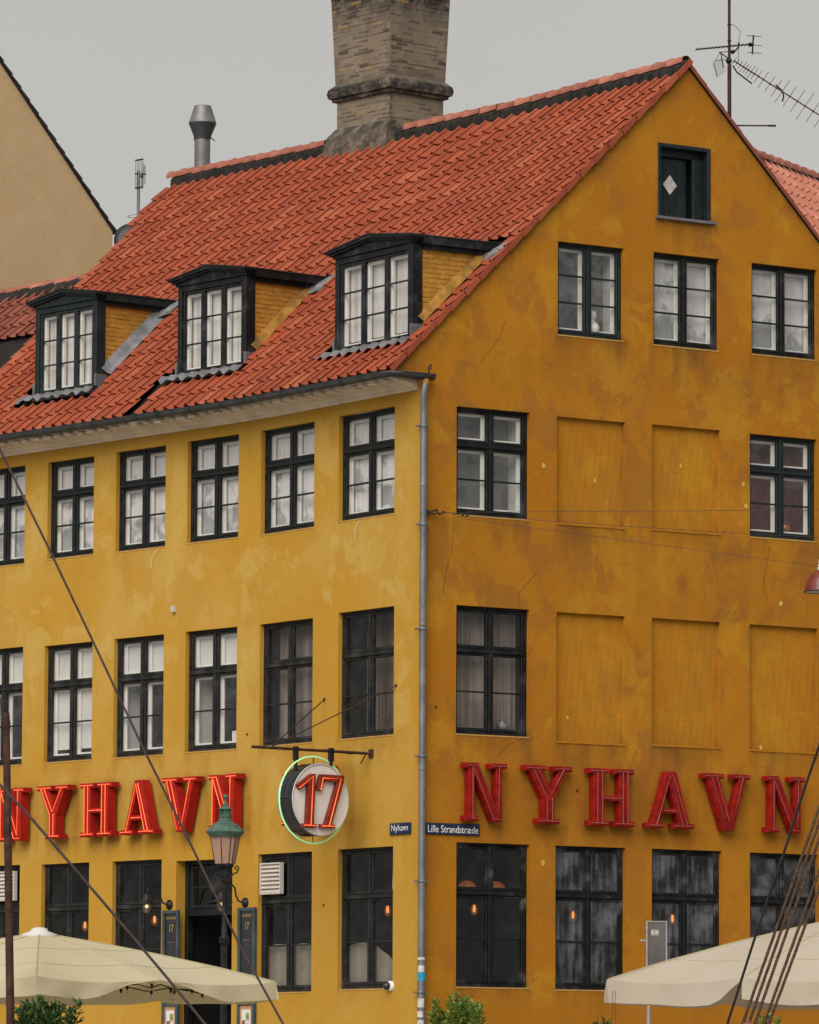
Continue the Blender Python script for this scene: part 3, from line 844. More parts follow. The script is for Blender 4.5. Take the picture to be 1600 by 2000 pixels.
def parasol_reflection(k, tops):
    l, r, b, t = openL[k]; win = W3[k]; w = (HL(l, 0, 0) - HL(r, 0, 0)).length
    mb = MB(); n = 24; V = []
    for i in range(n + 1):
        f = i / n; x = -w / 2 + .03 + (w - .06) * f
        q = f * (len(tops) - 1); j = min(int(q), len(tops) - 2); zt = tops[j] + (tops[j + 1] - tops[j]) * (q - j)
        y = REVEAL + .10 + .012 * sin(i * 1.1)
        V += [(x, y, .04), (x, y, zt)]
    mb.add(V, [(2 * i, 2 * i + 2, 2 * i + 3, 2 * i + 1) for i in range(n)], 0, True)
    mb.build('curtain_or_reflection', M['refl_parasol'], win)  # no cloth: added sheet painting the parasol's reflection behind the panes
parasol_reflection('E3', [.66, .68, .67, .66, .68, .66, .64]); parasol_reflection('F3', [.60, .63, .64, .62, .56, .48, .36, .30])
winR('a1', 'cross', 'frame_dark', 'glass', 'cur_grey', inner=True, depth=.42)
winR('d1', 'cross', 'frame_green', 'glass', 'cur_red', inner=True, depth=.42, lining='cur_red')
winR('b0', 'two3', 'frame_green', 'glass_dusty', 'cur_grey', inner=True, depth=.40)
winR('c0', 'two3', 'frame_dark', 'glass_dusty', 'cur_greypale', inner=True, depth=.15)
winR('d0', 'two3', 'frame_dark', 'glass_dusty', 'cur_greypale', inner=True, depth=.15)
winR('a2', 'cross', 'frame_dark', 'glass_dark', 'cur_brown_pale', depth=.24, lining='deck')
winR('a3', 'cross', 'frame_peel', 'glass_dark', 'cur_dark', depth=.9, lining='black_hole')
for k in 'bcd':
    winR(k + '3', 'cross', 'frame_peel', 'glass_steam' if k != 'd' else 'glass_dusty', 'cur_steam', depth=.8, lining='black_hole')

# things seen in the windows
def standing(name, mb, mats, m, x, y, z, label, cat, group=None):
    o = mb.build(name, mats, None, HOUSE_M @ m @ T((x, y, z)))
    return tag(o, label, cat, group)
l, r, b, t = openR['b0']; mG = frameR((l + r) / 2, 0, b)
mb = MB(); mb.lathe([(.07, 0), (.095, .03), (.10, .10), (.075, .15), (.035, .18), (.032, .20), (.055, .235), (.062, .28), (.045, .32), (.01, .335)], 16)
standing('figurine', mb, M['porcelain'], mG, .16, REVEAL + .12, .085, 'small white bust standing behind the lower pane of an attic window in the gable', 'figurine')
mb = MB(); mb.box(-.08, .08, 0, .02, 0, .02); mb.box(-.08, .08, 0, .02, .18, .20); mb.box(-.08, -.06, 0, .02, .02, .18); mb.box(.06, .08, 0, .02, .02, .18); mb.box(-.06, .06, .008, .016, .02, .18, 1)
standing('picture_frame', mb, [M['lettering_white'], M['paper']], mD2, .34, REVEAL + .125, .075, 'small white picture frame leaning inside a window over the shop letters', 'picture frame')
mb = MB()
for i in range(16):
    a = random.uniform(0, 6.28); rr = random.uniform(.02, .14); hh = random.uniform(.25, .48)
    mb.tube([(0, 0, .0), (rr * .4 * cos(a), .01, hh * .6), (rr * cos(a), .02 * sin(a), hh)], [.004, .003, .002], 4)
    mb.ball((rr * cos(a), .02 * sin(a), hh), random.uniform(.008, .02), 5)
standing('dried_flowers', mb, M['rust'], mD2, .33, REVEAL + .22, .09, 'bunch of brown dried flowers behind the small white picture frame', 'flowers')
mb = MB(); mb.lathe([(.03, 0), (.035, .05), (.012, .09), (.012, .16)], 10)
standing('candle', mb, M['lettering_white'], mD2, -.16, REVEAL + .12, .08, 'white candle on the sill of the window with the picture frame', 'candle')
# glowing lamps and pale shade in the restaurant windows
def pendant(m, x, y, z, h, label, kind):
    e = empty('pendant_lamp', HOUSE_M @ m @ T((x, y, z)), label, 'lamp', 'hanging lamps in the restaurant windows')
    mb = MB(); mb.tube([(0, 0, .03), (0, 0, h)], .004, 6); mb.build('cord', M['wire_black'], e)
    if kind == 'shade':
        mb = MB(); mb.lathe([(.135, -.02), (.138, .02), (.125, .07), (.095, .11), (.05, .135), (.015, .145)], 20, cap=False); mb.build('shade', M['amber'], e)
        mb = MB(); mb.ball((0, -.06, -.015), .045, 8); mb.build('bulb', M['bulb_glow'], e)
    else:
        mb = MB(); mb.lathe([(.003, -.075), (.017, -.06), (.021, -.02), (.014, .02), (.010, .03)], 12); mb.build('bulb', M['bulb_glow'], e)
        mb = MB(); mb.lathe([(1e-3, -.115), (.035, -.10), (.05, -.05), (.045, 0), (.02, .04)], 14, cap=False); mb.build('globe', M['amber_halo'], e)  # halo of the bare bulb, added as a faintly glowing shell
    return e
def wm(d, k):
    l, r, b, t = d[k]
    return frameR((l + r) / 2, 0, b) if d is openR else frameL((l + r) / 2, 0, b)
ma3 = wm(openR, 'a3')
pendant(ma3, -.14, .42, 1.31, .5, 'copper lamp glowing behind the upper left pane right of the downpipe', 'shade')
pendant(ma3, .34, .42, 1.31, .5, 'copper lamp glowing behind the upper right pane of the window right of the downpipe', 'shade')
pendant(ma3, .07, .55, 1.10, .7, 'bare glowing bulb below the copper lamps right of the downpipe', 'bulb')
pendant(wm(openR, 'b3'), .06, .5, 1.06, .7, 'bare glowing bulb behind the steamed window under the letters Y and H', 'bulb')
pendant(wm(openR, 'c3'), .12, .5, 1.05, .7, 'bare glowing bulb behind the steamed window above the grey sign box', 'bulb')
pendant(wm(openL, 'F3'), -.38, .62, 1.12, .7, 'bare glowing bulb in the restaurant window left of the downpipe', 'bulb')
pendant(wm(openL, 'C3'), -.35, .6, 1.12, .7, 'bare glowing bulb in the restaurant window left of the doorway', 'bulb')
pendant(wm(openL, 'B3'), -.30, .6, 1.07, .7, 'bare glowing bulb in the window above the peak of the cream parasol', 'bulb')
mb = MB(); mb.lathe([(.13, 0), (.12, .28)], 20)
standing('lampshade', mb, M['lettering_white'], wm(openL, 'F3'), .22, .45, 1.36, 'white drum lampshade behind the upper right pane of the window left of the downpipe', 'lampshade')
mb = MB(); mb.lathe([(.05, 0), (.085, .05), (.07, .10), (.04, .13), (.05, .15)], 14)
standing('flower_pot', mb, M['zinc'], wm(openR, 'a2'), .28, REVEAL + .11, .08, 'patterned pot behind the curtained window beside the downpipe', 'pot')
mb = MB(); mb.ball((0, 0, .10), .10, 8); mb.box(-.09, .09, -.09, .09, -.02, .012)
standing('bowl', mb, M['copper'], wm(openR, 'd1'), .28, REVEAL + .28, .09, 'round reddish bowl inside the window with the dusky red room', 'bowl')

# ------------------------------------------------------------------ doorway of the restaurant
l, r, b, t = openL['D3']
mD = frameL((l + r) / 2, 0, b); w = l - r; h = t - b; hw = w / 2; y0 = .16
mb = MB()
bar(mb, -hw, -hw + .07, y0, y0 + .1, 0, h); bar(mb, hw - .07, hw, y0, y0 + .1, 0, h); bar(mb, -hw + .07, hw - .07, y0, y0 + .1, h - .06, h)
zt = 3.385 - b
bar(mb, -hw + .07, hw - .07, y0 - .03, y0 + .1, zt - .10, zt)
door = mb.build('doorway', M['frame'], house, mD)
mb = MB()
bar(mb, -hw + .09, -hw + .15, y0 + .02, y0 + .07, zt + .01, h - .07); bar(mb, hw - .15, hw - .09, y0 + .02, y0 + .07, zt + .01, h - .07)
bar(mb, -hw + .15, hw - .15, y0 + .02, y0 + .07, zt + .01, zt + .06); bar(mb, -hw + .15, hw - .15, y0 + .02, y0 + .07, h - .12, h - .07)
mb.box(-hw + .15, hw - .15, y0 + .03, y0 + .06, zt + .30, zt + .33)
mb.build('transom_frame', M['frame_green'], door)
mb = MB(); mb.quad((-hw + .15, y0 + .045, zt + .06), (hw - .15, y0 + .045, zt + .06), (hw - .15, y0 + .045, zt + .30), (-hw + .15, y0 + .045, zt + .30)); mb.build('pane', M['glass_dark'], door)
mb = MB(); mb.quad((-hw + .15, y0 + .045, zt + .33), (hw - .15, y0 + .045, zt + .33), (hw - .15, y0 + .045, h - .12), (-hw + .15, y0 + .045, h - .12)); mb.build('pane', M['glass_dark'], door)
mb = MB(); D = 2.6
mb.quad((-hw, y0 + .1, 0), (-hw, D, 0), (-hw, D, h), (-hw, y0 + .1, h)); mb.quad((hw, D, 0), (hw, y0 + .1, 0), (hw, y0 + .1, h), (hw, D, h))
mb.quad((-hw, D, 0), (hw, D, 0), (hw, D, h), (-hw, D, h)); mb.quad((-hw, y0 + .1, h), (-hw, D, h), (hw, D, h), (hw, y0 + .1, h)); mb.quad((-hw, D, 0.), (-hw, y0, 0.), (hw, y0, 0.), (hw, D, 0.))
mb.build('hall', M['black_hole'], door)
mb = MB()
for i in range(4): mb.box(-hw - .2, hw + .2, -.30 * (4 - i), .16 - .30 * (3 - i) * 0, -.85 + .2125 * i, -.85 + .2125 * (i + 1) - .002)
mb.build('step', M['quay'], door)

# ------------------------------------------------------------------ loading hatch in the gable
l, r, b, t = openR['h']; mH = frameR((l + r) / 2, 0, b); w = r - l; h = t - b; hw = w / 2
mb = MB()
bar(mb, -hw, -hw + .055, -.012, .16, 0, h); bar(mb, hw - .055, hw, -.012, .16, 0, h); bar(mb, -hw + .055, hw - .055, -.012, .16, h - .055, h)
bar(mb, -hw + .055, hw - .055, .14, .30, h - .16, h - .055)
hatch = mb.build('hatch', M['frame_green'], house, mH)
mb = MB(); mb.quad((-hw + .02, .34, 0), (hw - .02, .34, 0), (hw - .02, .34, h), (-hw + .02, .34, h)); 
mb.quad((hw - .05, .34, 0), (hw - .05, .1, 0), (hw - .05, .1, h), (hw - .05, .34, h)); mb.quad((-hw + .05, .1, 0), (-hw + .05, .34, 0), (-hw + .05, .34, h), (-hw + .05, .1, h)); mb.quad((-hw, .34, 0), (-hw, .05, 0), (hw, .05, 0), (hw, .34, 0)); mb.build('hatch_recess', M['frame_green'], hatch)
pw = .136
for i in range(4):
    mb = MB(); mb.cbox(-hw + .058 + (i + .3) * pw + .003, -hw + .058 + (i + 1.3) * pw - .003, .19 + .004 * (i % 2), .24, .0, h - .17, .006)
    mb.build('plank', M['frame_green'], hatch)
mb = MB(); mb.cbox(-hw + .058 + 4.3 * pw + .05, hw - .06, .10, .16, .0, h - .16, .008); mb.build('hatch_leaf', M['frame_green'], hatch)
mb = MB(); cx, cz, a = -hw + .345, .50, .122
mb.prism([(cx - a, cz), (cx, cz - a * 1.15), (cx + a, cz), (cx, cz + a * 1.15)], .180, .188)
mb.build('diamond_pane', M['sticker'], hatch)
mb = MB(); mb.box(-hw - .04, hw + .07, -.06, .20, -.035, 0.002); mb.build('sill', M['zinc'], hatch)

# ------------------------------------------------------------------ cornice, gutter, downpipe
ss = list(np.arange(-.02, S_END + .01, .25))
mb = MB()
prof = [(.004, 10.29), (.03, 10.29), (.035, 10.325), (.075, 10.335), (.10, 10.365), (.20, 10.395), (.33, 10.405), (.42, 10.415), (.425, 10.47)]
ss_c = [.06] + [s for s in ss if s > .1]
mb.sweep(prof, [(lambda a, b, s=s: HL(s, a, b)) for s in ss_c], 0)
p0 = [HL(.06, a, b) for a, b in prof] + [HL(.06, .0, 10.47)]
mb.add(p0, [tuple(range(len(p0)))])
mb.build('cornice', M['cornice'], house)
mb = MB()      # ends of the roof boards seen under the gutter
for i, s in enumerate(np.arange(.2, S_END, .27)):
    mb.m = frameL(s, .40, 10.385 + random.uniform(-.008, .008)); mb.box(-.09, .02 + random.uniform(0, .08), -.05 - random.uniform(0, .04), .07, -.004 - random.uniform(0, .012), .026)
mb.m = Matrix.Identity(4)
bd = mb.build('eave_board', M['cornice'], house); bd['kind'] = 'stuff'
gr = .073; GZ = 10.48; GO = .565
half = [(GO + gr * cos(t), GZ + gr * sin(t) * 1.05) for t in np.linspace(pi, 2 * pi, 9)]
inner_ = [(GO + (gr - .008) * cos(t), GZ + (gr - .008) * sin(t) * 1.05) for t in np.linspace(2 * pi, pi, 9)]
gp = half + inner_
mb = MB()
frs = [(lambda a, b, s=s: HL(s, a, b + .002 * (s))) for s in list(np.arange(S_END, -.2, -.25))]
cornerp = HL(-.10, GO, 0)
frs.append(lambda a, b: HL(-.12 - (a - GO), a, b))           # mitre round the corner
def ret(u):
    return lambda a, b, u=u: HR(u, .12 + (a - GO), b)
frs.append(ret(-.32)); frs.append(ret(.13))
mb.sweep(gp, frs, 0, True, True)
endp = [HR(.13, .12 + (a - GO), b) for a, b in half]
mb.add(endp, [tuple(range(len(endp)))])
mb.tube([HL(s, GO + gr, GZ + .004 + .002 * s) for s in np.arange(S_END, -.21, -.25)] + [HR(-.4, .12 + gr, GZ + .004), HR(.13, .12 + gr, GZ + .004)], .009, 6)
gut = mb.build('gutter', M['gutter'], house)
for s in np.arange(.25, S_END, .78):
    mb = MB(); fr = [(lambda a, b, s=s: HL(s - .014, a, b + .002 * s)), (lambda a, b, s=s: HL(s + .014, a, b + .002 * s))]
    pp = [(GO + (gr + .007) * cos(t), GZ + (gr + .007) * sin(t) * 1.05) for t in np.linspace(pi * .95, 2 * pi, 9)]
    mb.sweep(pp, fr, 0); mb.build('gutter_bracket', M['gutter'], gut)
mb = MB(); mb.m = frameR(.05, .14, GZ + .0); mb.lathe([(.05, -.04), (.075, 0), (.05, .0)], 10); 
mb.tube([(.0, 0, .0), (-.01, 0, .10), (.025, 0, .14), (.03, 0, .07)], .012, 6); mb.build('gutter_strainer', M['rust'], gut)
PU, PO = .055, .085
mb = MB(); mb.lathe([(.048, 10.29), (.048, 10.39)], 16, c=tuple(HR(.0, .12, .055))); mb.build('outlet', M['brick'], gut)
mb = MB()
mb.tube([HR(.0, .12, 10.37), HR(-.03, .13, 10.24), HR(-.03, .12, 10.16), HR(-.005, .09, 10.02), HR(.0, PO, 9.95), HR(.0, PO, 9.82)], .046, 14)
mb.tube([HR(.0, PO, 9.86), HR(.0, PO, 2.62)], .047, 16)
pipe = mb.build('downpipe', M['zinc'], house)
mb = MB(); mb.tube([HR(.0, PO, 2.62), HR(.0, PO, .25), HR(.0, PO + .08, .12)], .052, 16); mb.build('lower_pipe', M['zinc'], pipe)
for z in (9.78, 8.44, 7.02, 5.30, 3.62, 2.13):
    mb = MB(); mb.lathe([(.050, -.022), (.056, -.018), (.056, .018), (.050, .022)], 16, c=tuple(HR(.0, PO, z)))
    mb.m = frameR(.0, PO, z); mb.box(.05, .085, -.012, .085, -.012, .012); mb.box(-.075, -.05, -.01, .085, -.012, .012)
    mb.build('pipe_clamp', M['zinc'], pipe)
for z in (8.95, 7.05, 5.1): 
    mb = MB(); mb.lathe([(.0478, 0), (.0492, .003), (.0492, .05), (.0478, .053)], 16, c=tuple(HR(.0, PO, z))); mb.build('pipe_joint', M['zinc'], pipe)
def sticker(z0, z1, a0, a1, mat, r=.0535):
    mb = MB(); base = HR(.0, PO, 0); n = 8; vs = []
    for i in range(n + 1):
        a = radians(a0 + (a1 - a0) * i / n)
        for z in (z0, z1): vs.append((base.x + r * cos(a), base.y + r * sin(a), z))
    mb.add(vs, [(2 * i, 2 * i + 2, 2 * i + 3, 2 * i + 1) for i in range(n)])
    return mb.build('sticker', M[mat], pipe)
sticker(2.565, 2.60, 190, 350, 'sticker'); sticker(2.40, 2.49, 215, 320, 'sticker'); sticker(2.29, 2.39, 185, 355, 'cyan')
sticker(2.05 - .12, 2.05 + .00, 205, 320, 'sticker'); sticker(1.80, 1.88, 195, 300, 'sticker'); sticker(1.64, 1.76, 200, 310, 'sticker'); sticker(1.52, 1.59, 205, 290, 'sticker_pink')
mb = MB(); base = HR(.0, PO, 0)
for k in range(12):
    a = radians(245 + 12 * cos(2 * pi * k / 12)); z = 2.34 + .022 * sin(2 * pi * k / 12)
    a2 = radians(245 + 12 * cos(2 * pi * (k + 1) / 12)); z2 = 2.34 + .022 * sin(2 * pi * (k + 1) / 12)
    mb.tube([(base.x + .0542 * cos(a), base.y + .0542 * sin(a), z), (base.x + .0542 * cos(a2), base.y + .0542 * sin(a2), z2)], .0035, 4)
mb.build('sticker_print', M['ink'], pipe)

# ------------------------------------------------------------------ roofs of clay pantiles
GAUGE, TW = .332, .245
SL = math.atan(RS)
def tile_mesh(name, mat):
    pr = [(-.028, .034), (.0, .027), (.030, .011), (.066, .001), (.106, -.004), (.146, .000), (.174, .014), (.191, .040), (.202, .057), (.217, .063), (.231, .057), (.241, .044)]
    mb = MB(); n = len(pr)
    LF = .040
    top = [(x, 0, z + LF) for x, z in pr] + [(x, .38, z) for x, z in pr]
    mb.add(top, [(i, i + 1, n + i + 1, n + i) for i in range(n - 1)], 0, True)
    lip = [(x, 0, z + LF) for x, z in pr] + [(x, .004, z + LF - .016) for x, z in pr]
    mb.add(lip, [(n + i, n + i + 1, i + 1, i) for i in range(n - 1)], 0, False)
    # side thickness of the roll and the left edge
    x, z = pr[-1]; mb.quad((x, 0, z + LF), (x - .020, 0, z + LF - .008), (x - .020, .37, z - .008), (x, .37, z))
    x, z = pr[0]; mb.quad((x, 0, z + .014), (x, 0, z + LF), (x, .37, z), (x, .37, z - .016))
    return mb.mesh(name, [mat])
M['tile_worn'] = tile_material('worn_ridge_tile', (.36, .115, .070), (.28, .085, .055), (.44, .17, .11))
TILE = tile_mesh('roof_tile', M['tile']); TILE_OLD = tile_mesh('roof_tile', M['tile_old']); TILE_PINK = tile_mesh('roof_tile', M['tile_pink'])
def join_tiles(name, me, mats, parent, mat=None):
    nv = len(me.vertices); co = np.empty(nv * 3); me.vertices.foreach_get('co', co); co = np.c_[co.reshape(-1, 3), np.ones(nv)]
    pol = [tuple(p.vertices) for p in me.polygons]; sm = [p.use_smooth for p in me.polygons]
    V = []; F = []; S = []; tint = []
    for i, m in enumerate(mats):
        V.append((co @ np.array(m).T)[:, :3]); b = i * nv
        F += [tuple(k + b for k in p) for p in pol]; S += sm; tint += [random.random()] * len(pol)
    out = bpy.data.meshes.new(name); out.from_pydata(np.concatenate(V).tolist(), [], F); out.materials.append(me.materials[0])
    out.polygons.foreach_set('use_smooth', S)
    a = out.attributes.new('tint', 'FLOAT', 'FACE'); a.data.foreach_set('value', tint)
    o = bpy.data.objects.new(name, out)
    if mat is not None: o.matrix_local = mat
    link(o, parent); o['kind'] = 'stuff'
    return o
def place_tiles(me, mats, parent, limit=300):
    """the nearest `limit` tiles become objects, the rest one joined part"""
    cam_p = Vector((0, 0, CAMZ))
    pm = parent.matrix_world if parent.parent is None else HOUSE_M
    mats = sorted(mats, key=lambda m: (pm @ m.translation - cam_p).length)
    for m in mats[:limit]: inst('roof_tile', me, parent, m)
    if mats[limit:]: join_tiles('roof_tiles', me, mats[limit:], parent)

DORMERS = [  # s_right, s_left, o_front, z_bottom, height to head, cheek flashing kind
    (.335, 2.27, -.08, 11.03, 1.335, 'render'), (4.645, 6.245, -.16, 11.125, 1.325, 'render'), (8.24, 9.77, -.18, 11.165, 1.335, 'lead')]
def in_dormer(s, o):
    for (a, b, of, zb, h, k) in DORMERS:
        if a - .10 < s < b + .10 and of - h / RS - .12 < o < of + .10: return True
    return False
def in_chimney(s, o): return 6.42 < s < 7.86 and o < -4.22

# roof part: the dark boarding under the tiles; tiles, ridge tiles and mortar are its sub-parts
mb = MB()
sg = list(np.arange(-.05, 11.21, .25))
def slab(o0, o1, dz, s0=-.05):
    mb.sweep([(o0, zroof(o0) + dz), (o1, zroof(o1) + dz)], [(lambda a, b, s=s: HL(s, a, b)) for s in sg], 0)
slab(.47, O_RIDGE, -.035)
zb_ = lambda o: Z_RIDGE - .98 * (O_RIDGE - o)
mb.sweep([(O_RIDGE, Z_RIDGE - .035), (-9.3, zb_(-9.3) - .035)], [(lambda a, b, s=s: HL(s, a, b)) for s in sg], 0)
roof = mb.build('roof', M['deck'], house)
mats = []
row = 0
o = O_EAVE + .015
while o - GAUGE * cos(SL) > O_RIDGE + .02:
    s = TW - .065; col = 0
    while s < s_end(o) + .10:
        mid = o - .5 * GAUGE * cos(SL); sm_ = s - TW / 2
        gap = 6.30 < sm_ < 6.52 and row < 3
        if not in_dormer(sm_, mid) and not in_chimney(sm_, mid) and not gap:
            a = angL(s); n = nLs(s)
            k = 1 - o * (BEND / (2 * WB)) * (-1) * -1 if abs(s - TW / 2 - UB) < WB else 1.0
            k = 1 + (-o) * (-BEND) / (2 * WB) if abs(s - TW / 2 - UB) < WB else 1.0
            X = Vector((cos(a), -sin(a), 0)); Yv = (-n * cos(SL) + Vector((0, 0, sin(SL)))); Zv = X.cross(Yv)
            p = HL(s, o, zroof(o)) + Zv * random.uniform(-.002, .003)
            jit = random.uniform(-.006, .006)
            X2 = (X + Yv * random.uniform(-.012, .012)).normalized()
            mats.append(Matrix(((X2.x * k, Yv.x, Zv.x, p.x + Yv.x * jit), (X2.y * k, Yv.y, Zv.y, p.y + Yv.y * jit), (X2.z * k, Yv.z, Zv.z, p.z + Yv.z * jit), (0, 0, 0, 1))))
        s += TW; col += 1
    o -= GAUGE * cos(SL); row += 1
place_tiles(TILE, mats, roof)
# ridge tiles: half round, each overlapping the next
def ridge_mesh(name, mat, L=.36, r0=.105, r1=.12):
    mb = MB(); n = 9; vs = []
    for (x, r) in ((0, r1), (.045, r1), (.052, r1 - .016), (L, r0)):
        for t in np.linspace(-.1 * pi, 1.1 * pi, n): vs.append((x, r * cos(t), r * sin(t) * .9))
    mb.add(vs, [(j * n + i, (j + 1) * n + i, (j + 1) * n + i + 1, j * n + i + 1) for j in range(3) for i in range(n - 1)], 0, True)
    vs2 = []
    for t in np.linspace(-.1 * pi, 1.1 * pi, n): vs2 += [(0, r1 * cos(t), r1 * sin(t) * .9), (0.004, (r1 - .016) * cos(t), (r1 - .016) * sin(t) * .9)]
    mb.add(vs2, [(2 * i, 2 * i + 2, 2 * i + 3, 2 * i + 1) for i in range(n - 1)])
    return mb.mesh(name, [mat])
RIDGE = ridge_mesh('ridge_tile', M['tile_worn'], .36, .082, .112); RIDGE_OLD = ridge_mesh('ridge_tile', M['tile_old']); RIDGE_PINK = ridge_mesh('ridge_tile', M['tile_pink'])
def ridge_row(me, parent, s0, s1, o, z, skip=None):
    s = s0
    while s > s1:
        if not (skip and skip[0] < s < skip[1]):
            f = frameL(s, o, z)
            inst('ridge_tile', me, parent, f @ Matrix.Rotation(radians(-3.2), 4, 'Y') @ T((0, 0, random.uniform(-.006, .006))))
        s -= .325
ridge_row(RIDGE, roof, s_end(O_RIDGE) + .05, .15, O_RIDGE, Z_RIDGE + .05, (6.45, 8.2))
mb = MB()   # mortar bedding under the ridge tiles, lumpy on the lower edge
_ss = np.arange(-.04, s_end(O_RIDGE), TW / 2)
_low = [(O_RIDGE + .105 + random.uniform(-.015, .02), random.uniform(.080, .094)) for _ in _ss]
for i in range(len(_ss) - 1):
    s0, s1 = _ss[i], _ss[i + 1]; (oa, ha), (ob, hb) = _low[i], _low[i + 1]
    A_, B_ = HL(s0, O_RIDGE + .03, Z_RIDGE + .085), HL(s1, O_RIDGE + .03, Z_RIDGE + .085)
    C_, D_ = HL(s1, ob, zroof(ob) + hb), HL(s0, oa, zroof(oa) + ha)
    mb.quad(A_, B_, C_, D_); mb.quad(D_, C_, HL(s1, ob + .006, zroof(ob) - .03), HL(s0, oa + .006, zroof(oa) - .03))
    E_, F_ = HL(s0, O_RIDGE - .14, zb_(O_RIDGE - .14) + .06), HL(s1, O_RIDGE - .14, zb_(O_RIDGE - .14) + .06)
    mb.quad(B_, A_, E_, F_)
mb.build('ridge_mortar', M['mortar'], roof)
vm = MB(); vm.box(.0, .016, 0, .352, -.024, .056); VERGE = vm.mesh('verge_tile', [M['tile']])
o = O_EAVE + .015
while o - GAUGE * cos(SL) > O_RIDGE - .05:      # hanging side pieces of the gable tiles
    a = angL(0); n = nLs(0); X = Vector((cos(a), -sin(a), 0)); Yv = (-n * cos(SL + .04) + Vector((0, 0, sin(SL + .04)))); Zv = X.cross(Yv)
    p = HL(-.056, o, zroof(o) + .002)
    inst('verge_tile', VERGE, roof, Matrix(((X.x, Yv.x, Zv.x, p.x), (X.y, Yv.y, Zv.y, p.y), (X.z, Yv.z, Zv.z, p.z), (0, 0, 0, 1))))
    o -= GAUGE * cos(SL)
vb = MB()   # dark edge of the rear slope along the gable
for i, u in enumerate(np.arange(-O_RIDGE, 9.2, .31)):
    u2 = u + .31
    za, zc = Z_RIDGE - .98 * (u + O_RIDGE), Z_RIDGE - .98 * (u2 + O_RIDGE)
    lift = .018
    vb.add([HR(u, .05, za - .03), HR(u2, .05, zc - .03), HR(u2, .05, zc + .035 + lift), HR(u, .05, za + .035), HR(u, -.25, za - .03), HR(u2, -.25, zc - .03), HR(u2, -.25, zc + .035 + lift), HR(u, -.25, za + .035)],
           [(0, 1, 2, 3), (3, 2, 6, 7), (0, 4, 5, 1), (1, 5, 6, 2)])
vb.build('rear_verge', M['tile_old'], roof)

